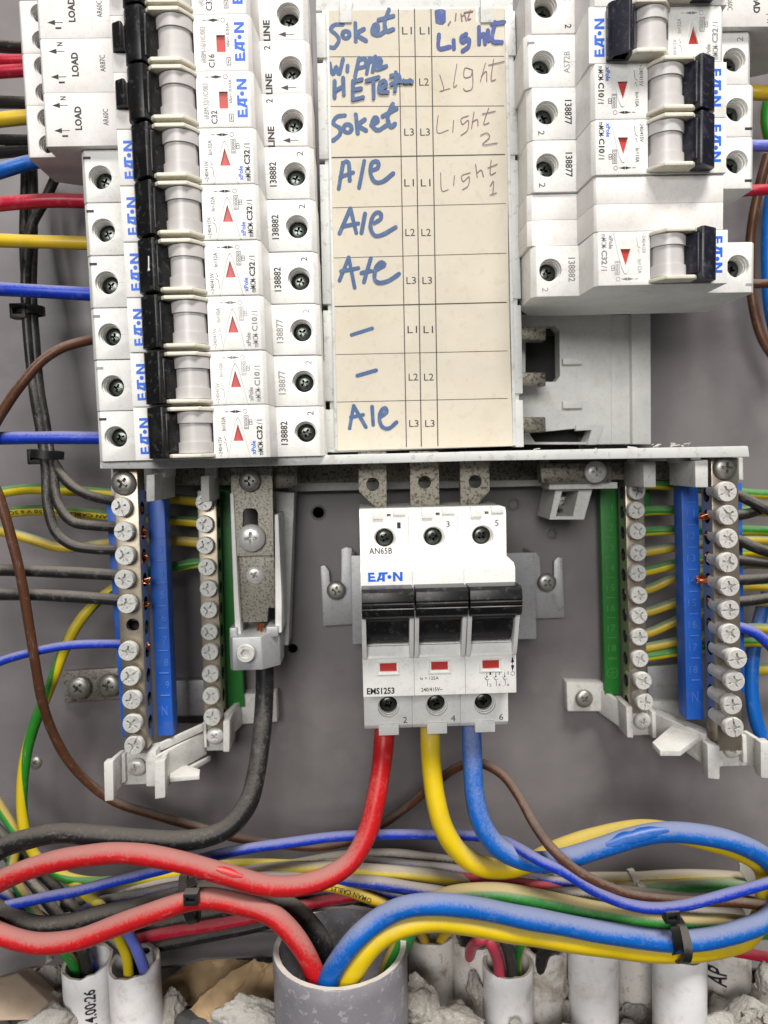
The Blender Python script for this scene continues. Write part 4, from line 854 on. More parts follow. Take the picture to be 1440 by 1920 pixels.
# ------------------------------------------------------------------ cables and wires: centre lines as (pixel x, pixel y, height above the panel)
def cable(label, mt, r, pts, twist=0., ph=0., tip=None, name='cable', wob=.0, group=None, prn=None, clean=None):
    P = [at(*p) for p in pts]; mb = MB(); mb.tube(P, r, mt, 16 if r > 3 else 12, 1.5 if r > 3 else 1.4, twist, ph, wob or (.3 if r > 3 else .2)); Q = mb.Q
    big = r > 3
    if tip is None and prn is None and clean is None: return solo(name, mb, tuple(P[0]), label, 'cable' if big else 'wire', group, smooth=60)
    t = thing(name, tuple(P[0]), label, 'cable' if big else 'wire', group); wpart('sheath', mb, t, 60)
    for (xa, xb, yy, a0, a1, cm) in clean or ():        # spots where a thumb has wiped the dust away
        c0 = at(xa, yy, P[0].z).x; ids = [i for i, p_ in enumerate(Q) if at(xa, yy, p_.z).x <= p_.x <= at(xb, yy, p_.z).x and abs(p_.y-at((xa+xb)/2, yy, p_.z).y) < 6]
        V, F, n = [], [], 9
        for k, i in enumerate(ids):
            T = (Q[min(i+1, len(Q)-1)]-Q[max(0, i-1)]).normalized(); N = (Vector((0, 0, 1))-T*T.z).normalized(); B = T.cross(N); B = -B if B.y < 0 else B
            e = math.sin(PI*(k+.5)/len(ids))**.6; m0 = (a0+a1)/2+.25*mnoise.noise(Vector((k*.35, 3, yy))); hw = (a1-a0)/2*e*(1+.4*mnoise.noise(Vector((k*.5, 1, yy))))
            for j in range(n): a = m0-hw+2*hw*j/(n-1); V.append(Q[i]+(N*math.cos(a)+B*math.sin(a))*(r*1.05+.05))
        for k in range(len(ids)-1):
            for j in range(n-1): F.append([k*n+j, k*n+j+1, (k+1)*n+j+1, (k+1)*n+j])
        q = MB(); q.add(V, F, cm); wpart('wiped_spot', q, t, 60, False)
    if prn:
        s_, l0, ln, ht, a0 = prn; V, F, x0, x1, y0, y1 = glyphs(s_, .012, 0); acc = [0]
        for i in range(1, len(Q)): acc.append(acc[-1]+(Q[i]-Q[i-1]).length)
        out = []
        for x, y, _ in V:               # print wrapped round the sheath, upside down as in the photograph
            l = l0+ln*(1-(x-x0)/(x1-x0)); a = a0-(y-(y0+y1)/2)/(y1-y0)*ht/r; i = max(j for j in range(len(acc)) if acc[j] <= l); i = min(i, len(Q)-2)
            f = (l-acc[i])/(acc[i+1]-acc[i]); c = Q[i].lerp(Q[i+1], f); T = (Q[i+1]-Q[i]).normalized(); N = (Vector((0, 0, 1))-T*T.z).normalized(); B = T.cross(N)
            if B.y < 0: B = -B
            out.append(c+(N*math.cos(a)+B*math.sin(a))*(r*1.05+.06))
        q = MB(); q.add(out, F, INK); wpart('printing', q, t, 0, False)
    if tip:
        q = MB(); random.seed(str(label))
        for k in range(9):
            a = random.uniform(0, 6.28); rr = random.uniform(0, 1.5); e = Vector((tip[3]*random.uniform(.8, 1.15), random.uniform(-1, 1), random.uniform(-.8, .8)))
            b = at(*tip[:3])+Vector((0, math.cos(a)*rr, math.sin(a)*rr)); q.tube([b-Vector((tip[3], 0, 0)), b, b+e], .38, COPPER, 6, 3)
        wpart('copper_strands', q, t)
    return t
BLUC = cabm('clean_blue_sheath', (.003, .085, .36), 0); REDC = cabm('clean_red_sheath', (.50, .010, .013), 0)
def mains(lab, mt, r, pts, **k): return cable(lab, mt, r, pts, **k)
mains('thick red cable from the main switch, looping left and into the grey pipe', RED, 3.75, [(722, 1345, 52), (720, 1385, 56), (716, 1430, 58), (704, 1505, 62), (688, 1565, 65), (655, 1617, 68), (590, 1653, 71), (510, 1660, 73), (420, 1638, 74), (330, 1614, 74), (230, 1600, 73), (150, 1606, 72), (70, 1624, 70), (5, 1650, 68), (-50, 1690, 64), (-40, 1730, 62), (0, 1750, 64), (69, 1769, 67), (139, 1763, 69), (222, 1734, 71), (305, 1704, 72), (342, 1692, 72), (382, 1685, 72), (451, 1695, 72), (507, 1713, 74), (542, 1744, 76), (570, 1782, 78), (590, 1823, 78), (600, 1862, 77), (604, 1930, 76)], clean=[(398, 452, 1632, .5, 1.15, REDC)])
mains('thick black cable from the cast clamp, looping left and into the grey pipe', BLK, 3.7, [(497, 1185, 33), (497, 1262, 34), (495, 1320, 36), (490, 1385, 42), (482, 1445, 48), (466, 1505, 54), (432, 1549, 58), (385, 1569, 60), (330, 1577, 62), (250, 1573, 63), (180, 1566, 63), (110, 1562, 62), (50, 1574, 60), (0, 1594, 58), (-45, 1640, 54), (-30, 1690, 52), (17, 1716, 54), (42, 1729, 56), (78, 1737, 58), (125, 1733, 60), (180, 1719, 61), (235, 1706, 61), (305, 1690, 59), (400, 1672, 58), (460, 1672, 58), (507, 1684, 58), (551, 1706, 60), (584, 1738, 60), (607, 1775, 60), (622, 1820, 58), (632, 1880, 56)])
mains('thick yellow cable from the main switch, looping right and back to the grey pipe', YEL, 3.75, [(806, 1345, 52), (807, 1385, 56), (810, 1440, 58), (817, 1500, 60), (830, 1550, 62), (855, 1592, 62), (892, 1620, 61), (945, 1629, 58), (1000, 1615, 56), (1060, 1588, 55), (1140, 1564, 55), (1220, 1556, 55), (1300, 1570, 57), (1377, 1592, 60), (1425, 1620, 60), (1438, 1660, 58), (1430, 1710, 60), (1400, 1758, 66), (1345, 1777, 70), (1280, 1784, 73), (1190, 1781, 74), (1089, 1767, 75), (978, 1750, 76), (894, 1736, 78), (811, 1727, 80), (752, 1739, 82), (704, 1767, 82), (672, 1806, 82), (650, 1850, 81), (640, 1930, 78)])
mains('thick blue cable from the main switch looping at the right, rubbed clean at one spot', BLU, 3.75, [(884, 1345, 52), (884, 1385, 56), (886, 1430, 60), (890, 1490, 63), (903, 1545, 66), (930, 1585, 68), (970, 1609, 69), (1010, 1617, 69), (1060, 1610, 69), (1120, 1592, 69), (1180, 1573, 69), (1240, 1561, 69), (1300, 1562, 69), (1370, 1577, 69), (1430, 1605, 68), (1465, 1645, 66), (1465, 1690, 68), (1437, 1723, 70), (1390, 1745, 73), (1324, 1760, 75), (1258, 1764, 76), (1166, 1753, 77), (1060, 1735, 78), (978, 1719, 79), (894, 1703, 80), (811, 1696, 82), (755, 1703, 83), (705, 1728, 83), (668, 1758, 84), (638, 1796, 84), (616, 1842, 82), (604, 1930, 80)], clean=[(1132, 1256, 1568, .1, 1.25, BLUC)])
mains('thick dusty green-yellow cable rising from the grey pipe behind the blue one', GYD, 3.8, [(712, 1930, 56), (722, 1850, 58), (745, 1785, 60), (785, 1715, 62), (839, 1684, 65), (922, 1674, 68), (1033, 1692, 69), (1100, 1706, 69), (1170, 1718, 68), (1231, 1727, 67), (1297, 1733, 65), (1377, 1735, 62), (1460, 1745, 60)], ph=.40)
# long thin ones in front
cable('long thin deep-blue wire crossing the whole picture in front of the loops', BLUT, 2.0, [(-40, 1712, 50), (17, 1697, 52), (83, 1683, 54), (139, 1672, 54), (222, 1651, 54), (305, 1630, 54), (382, 1609, 52), (451, 1594, 52), (534, 1581, 52), (618, 1570, 50), (701, 1565, 49), (800, 1564, 48), (890, 1567, 50), (935, 1575, 58), (975, 1592, 70), (1010, 1613, 77), (1060, 1636, 79), (1113, 1669, 80), (1165, 1692, 80), (1218, 1703, 80), (1271, 1700, 79), (1350, 1681, 78), (1440, 1656, 76), (1500, 1640, 74)])
cable('long brown wire from a C10 breaker, bowing out of frame and crossing the bottom', BRN, 1.85, [(190, 634, 42), (165, 638, 46), (120, 651, 50), (80, 676, 52), (45, 715, 53), (15, 756, 53), (-15, 810, 53), (-25, 870, 53), (0, 935, 54), (22, 1010, 54), (41, 1090, 54), (54, 1170, 53), (65, 1240, 52), (78, 1310, 48), (98, 1372, 42), (132, 1432, 36), (180, 1480, 30), (225, 1508, 28), (290, 1528, 27), (360, 1548, 27), (430, 1568, 27), (520, 1583, 30), (600, 1587, 30), (670, 1572, 28), (720, 1543, 27), (770, 1508, 26), (822, 1463, 30), (862, 1437, 34), (902, 1431, 40), (942, 1453, 46), (972, 1492, 52), (1002, 1545, 62), (1035, 1591, 76), (1075, 1628, 79), (1120, 1654, 79), (1180, 1677, 76), (1235, 1686, 72), (1290, 1690, 68), (1360, 1690, 66), (1440, 1697, 64), (1500, 1700, 62)])
# wires into the left column
for lab, mt, r, pts in (
 ('uppermost dark wire entering the long breakers at the left edge', BLKT, 2.2, [(-40, 84, 40), (0, 86, 42), (60, 90, 44)]),
 ('upper of two crimson wires entering the long breakers', REDT, 2.0, [(-40, 113, 42), (0, 113, 44), (62, 112, 44)]),
 ('lower of two crimson wires entering the long breakers', REDT, 2.2, [(-40, 137, 44), (0, 135, 46), (62, 131, 46)]),
 ('dark wire between the crimson pair and the top yellow wire', BLKT, 2.2, [(-40, 192, 38), (0, 192, 40), (62, 194, 42)]),
 ('yellow wire entering the long breaker stack at the upper left', YELT, 2.6, [(-40, 232, 44), (0, 225, 46), (64, 219, 46)]),
 ('thin dark wire directly under the top yellow wire', BLKT, 1.9, [(-40, 264, 38), (0, 262, 40), (66, 263, 42)]),
 ('lower thin dark wire just above the sagging blue wire', BLKT, 2.2, [(-40, 292, 36), (0, 286, 38), (66, 281, 40)]),
 ('blue wire sagging from under the lowest LOAD block to the left edge', BLU, 2.7, [(-40, 333, 44), (0, 321, 46), (40, 309, 46), (80, 300, 44)]),
 ('crimson wire entering the first short C32 breaker at the left', REDT, 2.6, [(-40, 387, 44), (0, 383, 46), (60, 378, 47), (110, 376, 46), (175, 378, 44)]),
 ('yellow wire entering the second short C32 breaker at the left', YELT, 2.5, [(-40, 450, 45), (0, 451, 46), (80, 453, 47), (175, 457, 45)]),
 ('dusty blue wire entering the third short C32 breaker', BLUT, 2.5, [(-40, 539, 47), (0, 542, 48), (80, 547, 48), (180, 552, 46)]),
 ('blue wire entering the lowest left breaker, right above a black tie', BLUT, 2.4, [(-40, 823, 47), (0, 822, 48), (90, 821, 48), (200, 821, 45)]),
): cable(lab, mt, r, pts, name='wire')
# black bundle down the left and to the neutral bar
SD = -2.2
cable('black wire of the tied bundle bending to the first screw of the left neutral bar', BLKT, 1.9, [(105, 330, 20), (82, 380, 22), (58, 430, 26), (48, 520, 30), (52, 620, 32), (62, 720, 34), (80, 810, 37), (98, 862, 40), (128, 905, 44), (168, 929, 47), (222, 942, 48.4)], tip=(262, 955, 48.4, 1.2), name='wire')
cable('black wire of the tied bundle bending to the second screw of the left neutral bar', BLKT, 1.9, [(60, 300, 18), (62, 380, 20), (62, 450, 24), (60, 540, 28), (66, 640, 31), (74, 730, 33), (86, 800, 36), (98, 880, 42), (110, 945, 46), (135, 978, 48), (175, 986, 48.4), (230, 988, 48.4)], tip=(263, 1000, 48.4, 2.2), name='wire')
cable('black wire of the tied bundle hanging lowest before the third screw', BLKT, 1.9, [(48, 300, 16), (46, 400, 18), (46, 480, 22), (50, 560, 26), (56, 650, 30), (64, 740, 33), (76, 810, 38), (86, 880, 43), (90, 950, 47), (106, 1000, 49), (135, 1023, 49), (175, 1030, 48.4), (232, 1031, 48.4)], tip=(264, 1044, 48.4, 2.2), name='wire')
cable('thicker black wire to the left neutral bar, upper of the straight pair', BLKT, 2.25, [(-40, 1068, 44), (0, 1069, 46), (100, 1072, 48), (232, 1079, 48.4)], tip=(266, 1088, 48.4, 2.8), name='wire')
cable('thicker black wire to the left neutral bar, lower of the straight pair', BLKT, 2.3, [(-40, 1113, 44), (0, 1114, 46), (100, 1116, 48), (234, 1126, 48.4)], tip=(267, 1133, 48.4, 2.4), name='wire')
cable('thin blue wire curving up to the left neutral bar', BLUT, 1.7, [(-40, 1262, 48), (0, 1241, 49), (60, 1223, 50), (130, 1210, 49), (240, 1207, 48.4)], tip=(270, 1212, 48.4, 1.6), name='wire')
# green-yellow wires on the left
for lab, pts, ph, mt, tw in (
 ('green-yellow wire arching highest to the left earth bar', [(-40, 930, 24), (0, 924, 26), (60, 917, 28), (150, 921, 26), (230, 928, 22), (330, 936, 19.5), (385, 942, 19.5)], .8, GY, .001),
 ('green-yellow wire with black print running to the left earth bar', [(-40, 968, 26), (0, 963, 28), (60, 957, 29), (140, 961, 27), (230, 970, 22), (330, 976, 19.5), (388, 980, 19.5)], .82, GY, 0),
 ('yellowish wire dipping under the black wires to the left earth bar', [(-40, 985, 30), (10, 997, 32), (50, 1008, 33), (110, 1025, 32), (165, 1024, 30), (240, 1014, 22), (330, 1014, 19.5), (388, 1018, 19.5)], .88, GYD, .001),
): cable(lab, mt, 2.15, pts, tw, ph, name='wire', prn=('OMAN CABLES 450/750 V 6 SQ MM', 9, 48, 1.7, -.1) if 'print' in lab else None)
cable('green-yellow wire leaving the left earth bar and falling steeply to the bottom loops', GY, 2.15, [(392, 1054, 19.5), (360, 1057, 19.5), (310, 1066, 22), (262, 1076, 26), (222, 1098, 29), (180, 1130, 32), (146, 1170, 34), (118, 1225, 36), (95, 1285, 38), (68, 1350, 38), (50, 1410, 38), (42, 1470, 38), (42, 1530, 38), (52, 1580, 38), (74, 1614, 38), (115, 1641, 38), (170, 1654, 38), (240, 1650, 37), (310, 1638, 36), (390, 1626, 34), (450, 1620, 33), (560, 1622, 32)], .012, .25, name='wire')
# diagonals at bottom left and into the first two pipes
cable('dusty yellow-green wire slanting from the left edge into the leftmost white conduit', GYD, 2.1, [(-30, 1465, 28), (10, 1530, 30), (60, 1590, 32), (30, 1640, 34)][:2]+[(34, 1565, 31), (22, 1632, 36), (58, 1700, 40), (92, 1745, 42), (120, 1783, 42), (138, 1808, 40), (146, 1850, 36)], .004, .1, name='wire')
cable('yellow-green wire slanting behind the black loop at the left edge', GYD, 2.1, [(-20, 1480, 34), (10, 1530, 34), (45, 1580, 34), (85, 1625, 32), (130, 1650, 31)], .002, .3, name='wire')
cable('dusty grey wire slanting down to the leftmost white conduit', GRYD, 2.3, [(-30, 1560, 26), (20, 1610, 30), (60, 1655, 34), (100, 1705, 38), (140, 1755, 40), (158, 1790, 40), (165, 1850, 36)], name='wire')
cable('second dusty grey wire slanting parallel into the left conduits', GRYD, 2.3, [(-30, 1530, 22), (30, 1590, 26), (80, 1640, 30), (140, 1700, 34), (190, 1745, 38), (238, 1790, 42), (257, 1850, 43)], name='wire')
cable('dusty blue wire showing at the left edge under the red loop', BLUD, 2.2, [(-40, 1645, 34), (0, 1672, 36), (30, 1690, 36), (90, 1730, 34), (150, 1780, 34), (178, 1825, 32), (184, 1870, 30)], name='wire')
cable('green-yellow wire bending down into the second white conduit', GY, 2.0, [(120, 1640, 34), (161, 1677, 44), (189, 1700, 54), (206, 1728, 55), (222, 1758, 53), (236, 1790, 51), (242, 1835, 50), (245, 1890, 49)], .0, .12, name='wire')
cable('pale dusty blue wire bending down into the second white conduit', VIO, 2.1, [(170, 1690, 42), (205, 1712, 50), (232, 1738, 53), (250, 1766, 52), (263, 1796, 51), (274, 1832, 49), (278, 1890, 48)], name='wire')
# bundles behind, bottom middle
for lab, mt, r, pts, ph in (
 ('dusty dark-blue wire rising from left behind the red loops to the middle bundle', BLUD, 2.3, [(150, 1715, 36), (190, 1694, 42), (250, 1683, 48), (333, 1664, 50), (395, 1655, 50), (480, 1648, 48), (562, 1644, 46), (700, 1655, 52), (770, 1666, 56), (853, 1680, 56), (930, 1700, 54)], 0),
 ('pale dusty yellow wire arching through the middle bundle', YELD, 2.3, [(380, 1650, 38), (451, 1637, 42), (534, 1629, 44), (618, 1627, 46), (701, 1633, 48), (811, 1642, 50), (880, 1656, 50), (925, 1674, 48), (980, 1690, 46)], 0),
 ('uppermost dusty blue wire of the middle bundle', BLUD, 2.2, [(560, 1632, 34), (673, 1619, 38), (783, 1625, 42), (866, 1635, 46), (950, 1648, 50), (1050, 1656, 52), (1150, 1668, 52)], 0),
 ('grey dust-covered wire arching over the middle bundle', GRYD, 2.2, [(480, 1636, 26), (562, 1620, 30), (640, 1608, 33), (729, 1603, 35), (800, 1610, 36), (880, 1622, 36), (960, 1630, 36)], 0),
 ('broad dust-covered grey cable at the back of the middle bundle', GRYD, 2.9, [(330, 1668, 26), (430, 1652, 28), (540, 1640, 30), (660, 1630, 32), (780, 1632, 34), (900, 1645, 36), (1020, 1668, 38), (1140, 1690, 40)], 0),
 ('dusty blue wire low in the bundle, above the grey pipe', BLUD, 2.4, [(470, 1700, 36), (560, 1680, 38), (660, 1668, 42), (760, 1680, 46), (850, 1698, 46)], 0),
 ('dusty pale wire running under the thin blue one at the left', GRYD, 2.4, [(120, 1698, 30), (200, 1680, 34), (300, 1660, 38), (400, 1650, 40), (520, 1652, 40), (640, 1652, 40)], 0),
 ('dusty yellow wire crossing behind the thick yellow bend', YELD, 2.2, [(690, 1652, 40), (800, 1656, 42), (900, 1672, 46), (1000, 1690, 46), (1100, 1700, 46)], 0),
 ('dark red wire between the yellow and blue loops in the middle', REDT, 2.0, [(800, 1640, 46), (880, 1648, 50), (978, 1657, 54), (1061, 1668, 54), (1130, 1680, 52)], 0),
 ('crimson wire low at the left, running to the grey pipe behind the loops', REDT, 2.3, [(210, 1765, 36), (264, 1757, 40), (330, 1746, 44), (423, 1731, 46), (493, 1716, 46), (590, 1692, 44), (680, 1676, 42)], 0),
 ('black wire just below the low crimson wire', BLK, 2.2, [(230, 1785, 34), (330, 1768, 38), (423, 1750, 40), (500, 1733, 40), (580, 1707, 40), (690, 1686, 38), (760, 1690, 36)], 0),
 ('dusty black wire just above the low crimson wire', BLKT, 2.5, [(240, 1742, 36), (330, 1728, 40), (430, 1705, 42), (520, 1688, 42), (620, 1670, 40), (700, 1676, 38)], 0),
 ('yellow wire with smudged print, just behind the red bend', YELT, 2.2, [(560, 1655, 46), (632, 1664, 50), (687, 1682, 52), (740, 1704, 52), (790, 1740, 50)], 0),
 ('dusty grey wire under the brown wire on the right', GRYD, 2.3, [(960, 1700, 56), (1020, 1682, 60), (1080, 1676, 62), (1150, 1682, 62), (1230, 1700, 60), (1290, 1709, 58), (1390, 1716, 54)], 0),
 ('upper dusty yellowish wire of the tied pair at the right', YELD, 2.4, [(1040, 1652, 30), (1120, 1648, 34), (1200, 1648, 38), (1271, 1643, 40), (1350, 1645, 40), (1460, 1655, 40)], 0),
 ('lower dusty yellowish wire of the tied pair at the right', GYD, 2.3, [(1040, 1668, 34), (1120, 1666, 38), (1200, 1664, 42), (1290, 1660, 44), (1370, 1658, 44), (1460, 1668, 44)], .3),
 ('dusty dark wire below the yellowish pair at the right', GRYD, 2.2, [(1060, 1662, 40), (1160, 1672, 46), (1250, 1680, 46), (1340, 1684, 44), (1460, 1700, 40)], 0),
 ('dark blue wire ending under the thick yellow bend', BLUD, 2.0, [(960, 1640, 48), (1020, 1648, 52), (1080, 1660, 54), (1140, 1672, 54)], 0),
 ('crimson wire stub low at the right edge, in front of the printed conduit', REDT, 2.2, [(1345, 1768, 36), (1370, 1782, 40), (1400, 1788, 42), (1432, 1794, 42), (1470, 1800, 40)], 0),
 ('green strip of wire low at the right edge under the thick blue loop', GYD, 2.3, [(1360, 1742, 44), (1400, 1750, 50), (1440, 1750, 52), (1480, 1748, 52)], .5),
 ('faded red wire hooking over the third conduit right of the grey pipe', PNK, 2.2, [(960, 1735, 48), (930, 1745, 56), (905, 1760, 60), (886, 1772, 50), (880, 1800, 40), (882, 1850, 36)], 0),
 ('faded red wire dropping into the nearest white conduit right of the grey pipe', PNK, 2.2, [(900, 1735, 56), (918, 1765, 60), (933, 1800, 56), (937, 1835, 54), (938, 1890, 53)], 0),
 ('scuffed grey wire dropping beside the faded red wire', GRYD, 2.2, [(930, 1730, 54), (948, 1768, 58), (958, 1800, 55), (962, 1835, 54), (963, 1890, 53)], 0),
 ('small yellow-green wire at the back of the nearest white conduit', GYD, 1.8, [(1000, 1735, 48), (982, 1764, 54), (972, 1790, 50), (970, 1830, 48)], .2),
 ('dark wire dropping into the conduit behind the faded red wires', BLKT, 2.3, [(910, 1725, 40), (880, 1748, 42), (868, 1775, 38), (870, 1830, 35)], 0),
 ('dusty dark wire leaving the fifth white conduit toward the right', BLKT, 2.3, [(1080, 1752, 50), (1050, 1768, 50), (1022, 1785, 48), (1012, 1830, 44)], 0),
 ('yellow wire leaning left out of the first conduit right of the grey pipe', YELT, 1.9, [(776, 1735, 46), (790, 1752, 38), (800, 1778, 32), (803, 1830, 30)], 0),
 ('yellow wire leaning right out of the first conduit right of the grey pipe', YELT, 1.9, [(858, 1735, 46), (838, 1748, 38), (824, 1772, 32), (818, 1830, 30)], 0),
 ('deep blue wire just visible inside the sixth white conduit', BLUT, 2.0, [(1095, 1765, 48), (1105, 1785, 48), (1110, 1840, 46)], 0),
 ('deep blue wire inside the conduit below the right cable tie', BLUT, 2.0, [(1262, 1770, 48), (1280, 1795, 52), (1288, 1840, 50)], 0),
): cable(lab, mt, r*(1.16 if 'dust' in lab else 1.0), pts, .003 if ph else 0, ph, name='wire', prn=('OMAN CABLES', 14, 16, 1.8, .2) if 'smudged' in lab else None)
# right-hand side
for lab, mt, r, pts in (
 ('yellow wire leaving the upper C10 breaker to the right edge', YELT, 2.6, [(1395, 172, 44), (1420, 174, 46), (1480, 176, 46)]),
 ('pale blue wire leaving the lower C10 breaker to the right edge', VIO, 2.0, [(1395, 272, 44), (1420, 273, 46), (1480, 274, 46)]),
 ('crimson wire leaving the right column beside the blank module', REDT, 2.0, [(1375, 362, 42), (1410, 357, 46), (1480, 355, 46)]),
 ('brown wire hanging behind the right column near the edge', BRN, 2.0, [(1440, 290, 22), (1424, 350, 20), (1408, 440, 18), (1406, 510, 17), (1414, 580, 17), (1432, 640, 18), (1475, 700, 20)]),
 ('brown wire stub leaving the lowest right breaker', BRN, 1.7, [(1400, 531, 44), (1425, 532, 46), (1480, 528, 46)]),
 ('thick blue wire standing behind the brown one at the right edge', BLU, 2.8, [(1462, 300, 12), (1445, 380, 11), (1440, 460, 11), (1443, 560, 12), (1462, 650, 13)]),
 ('blue wire curving down at the right edge beside the neutral bar', BLU, 2.8, [(1475, 1060, 18), (1442, 1110, 20), (1420, 1180, 22), (1410, 1250, 24), (1412, 1320, 26), (1428, 1378, 28), (1470, 1420, 30)]),
): cable(lab, mt, r, pts, name='wire')
cable('dark green-yellow wire behind the yellow one at the top right edge', GY, 2.6, [(1462, 150, 14), (1442, 190, 14), (1438, 230, 14), (1450, 280, 14)], 0, .5, name='wire')
for lab, mt, pts, tip in (
 ('first black wire at the right neutral bar, dropping to the right edge', BLKT, [(1350, 924, 48.4), (1386, 930, 48.4), (1412, 942, 50), (1440, 956, 52), (1490, 985, 52)], None),
 ('second black wire at the right neutral bar, rising behind the first', BLKT, [(1350, 968, 48.4), (1388, 966, 48.4), (1414, 960, 47), (1440, 950, 46), (1490, 930, 44)], (1326, 966, 48.4, -3.0)),
 ('third black wire at the right neutral bar, drooping to the edge', BLKT, [(1350, 1008, 48.4), (1388, 1014, 48.4), (1414, 1026, 50), (1440, 1035, 51), (1490, 1048, 51)], (1330, 1004, 48.4, -1.2)),
 ('fourth wire at the right neutral bar, straight and dusty', BLKT, [(1350, 1048, 48.4), (1388, 1051, 48.4), (1440, 1056, 50), (1490, 1058, 50)], (1330, 1046, 48.4, -1.4)),
 ('fifth wire at the right neutral bar, its copper splaying over figure 14', BLKT, [(1350, 1088, 48.4), (1388, 1088, 48.4), (1440, 1085, 50), (1490, 1080, 50)], (1328, 1088, 48.4, -4.2)),
 ('sixth wire at the right neutral bar, lowest of the dusty black ones', BLKT, [(1350, 1130, 48.4), (1388, 1128, 48.4), (1440, 1122, 50), (1490, 1114, 50)], (1332, 1128, 48.4, -1.0)),
 ('dusty blue wire drooping from the right neutral bar', BLUT, [(1350, 1172, 48.4), (1388, 1176, 48.4), (1412, 1184, 50), (1438, 1205, 51), (1480, 1250, 51)], (1332, 1171, 48.4, -1.0)),
): cable(lab, mt, 2.05, pts, tip=tip, name='wire')
for k, (y0, y1, y2, ph, lab) in enumerate(((908, 912, 925, .72, 'highest green-yellow wire crossing behind the right bars'), (957, 957, 958, .66, 'green-yellow wire at the second screw of the right earth bar'), (996, 994, 994, .70, 'green-yellow wire at the third screw of the right earth bar'), (1034, 1024, 1012, .86, 'yellow-sided wire at the fourth screw of the right earth bar'),
    (1070, 1054, 1036, .80, 'green-edged wire at the fifth screw of the right earth bar'), (1104, 1078, 1058, .84, 'yellowish wire at the sixth screw of the right earth bar'), (1146, 1126, 1100, .84, 'yellowish wire at the seventh screw of the right earth bar'), (1186, 1160, 1128, .86, 'yellowish wire at the eighth screw of the right earth bar'), (1213, 1200, 1178, .86, 'yellowish wire next to lowest at the right earth bar'), (1230, 1220, 1204, .74, 'lowest green-yellow wire at the right earth bar'))):
    cable(lab, GYD if k in (3, 5, 6, 7, 8) else GY, 2.1, [(1190, y0+4, 19.4), (1216, y0, 19.4), (1278, y1, 22), (1340, (y1+y2)/2, 25), (1400, y2, 27), (1490, y2+4, 27)], .0, ph, name='wire')
cable('green-yellow wire near the right edge below the dusty blue wire', GY, 2.4, [(1340, 1258, 8), (1400, 1256, 10), (1440, 1255, 12), (1490, 1254, 12)], 0, .9, name='wire')

# ------------------------------------------------------------------ cable ties
def tie(label, c, head, a, b, wdir, mt=TIE, wd=3.2, hs=(5.2, 4.6, 4.2), tail=None):
    p = at(*c); hp = at(*head); t = thing('cable_tie', tuple(p), label, 'cable tie', 'nylon cable ties')
    ax = Vector(wdir).normalized(); e1 = Vector((0, 0, 1)); e2 = ax.cross(e1).normalized(); mb = MB(); n = 30; V = []
    for k in range(n):
        q = 2*PI*k/n
        for rr, s_ in ((0, -1), (.9, -1), (.9, 1), (0, 1)): V.append(p+e1*((b+rr)*math.sin(q))+e2*((a+rr)*math.cos(q))+ax*(s_*wd/2))
    mb.add(V, [[4*k+i, 4*k+(i+1) % 4, 4*((k+1) % n)+(i+1) % 4, 4*((k+1) % n)+i] for k in range(n) for i in range(4)], mt); wpart('strap', mb, t)
    q = MB(); q.box(hp.x-hs[0]/2, hp.x+hs[0]/2, hp.y-hs[1]/2, hp.y+hs[1]/2, hp.z-hs[2], hp.z, mt, .5)
    k = MB(); k.box(hp.x-hs[0]*.3, hp.x+hs[0]*.3, hp.y-hs[1]*.22, hp.y+hs[1]*.22, hp.z-2.4, hp.z+2, DARK, 0)
    me = boolcut(q, k); me.transform(Matrix.Translation(Vector((-p.x*S, p.z*S, -p.y*S)))); part('head', me, t)
    if tail:
        mb = MB(); P = [at(*x) for x in tail]; nn = Vector((1, .3, 0)).normalized()*wd/2
        V = [];
        for x in P: V += [x-nn, x+nn, x+nn-Vector((0, 0, .9)), x-nn-Vector((0, 0, .9))]
        mb.add(V, [[4*i+j, 4*i+(j+1) % 4, 4*i+4+(j+1) % 4, 4*i+4+j] for i in range(len(P)-1) for j in range(4)]+[[0, 1, 2, 3], [4*len(P)-1, 4*len(P)-2, 4*len(P)-3, 4*len(P)-4]], mt); wpart('tail', mb, t)
    return t
tie('black tie round the red and black loop cables at the left', (356, 1684, 65), (357, 1688, 79), 8.5, 5.2, (1, .2, 0), tail=[(362, 1662, 74), (352, 1648, 66), (350, 1630, 58)])
tie('black tie holding blue, yellow and green cables at the lower right', (1266, 1755, 72), (1262, 1722, 82), 6.6, 10.4, (1, -.1, 0), tail=[(1266, 1738, 81), (1271, 1760, 82), (1272, 1782, 80), (1264, 1798, 74)])
tie('black tie with a square head round the black bundle at the left', (54, 583, 28), (32, 582, 34), 5.2, 4.6, (0, 1, 0), hs=(6.2, 5.8, 5))
tie('dusty black tie where the bundle splits, below the low blue wire', (88, 852, 38), (66, 856, 42), 5.4, 5.0, (.1, 1, 0), hs=(6.5, 6.0, 5))
tie('grey dusty tie round the yellowish pair at the right', (1190, 1660, 38), (1204, 1668, 46), 5.6, 5.6, (1, .2, 0), TIEW, 2.4, (3.2, 3.2, 3))
q = MB(); P_ = [at(x, y, h) for x, y, h in ((1385, 1618, 46), (1394, 1612, 46), (1416, 1640, 44), (1420, 1660, 43), (1408, 1664, 43), (1384, 1630, 46))]
q.loft(P_, [p+Vector((0, 0, 1.3)) for p in P_], TIEW, .2); solo('tie_tail', q, tuple(P_[0]), 'pale loose plastic tail beside the thick yellow loop at the right', 'tie tail')

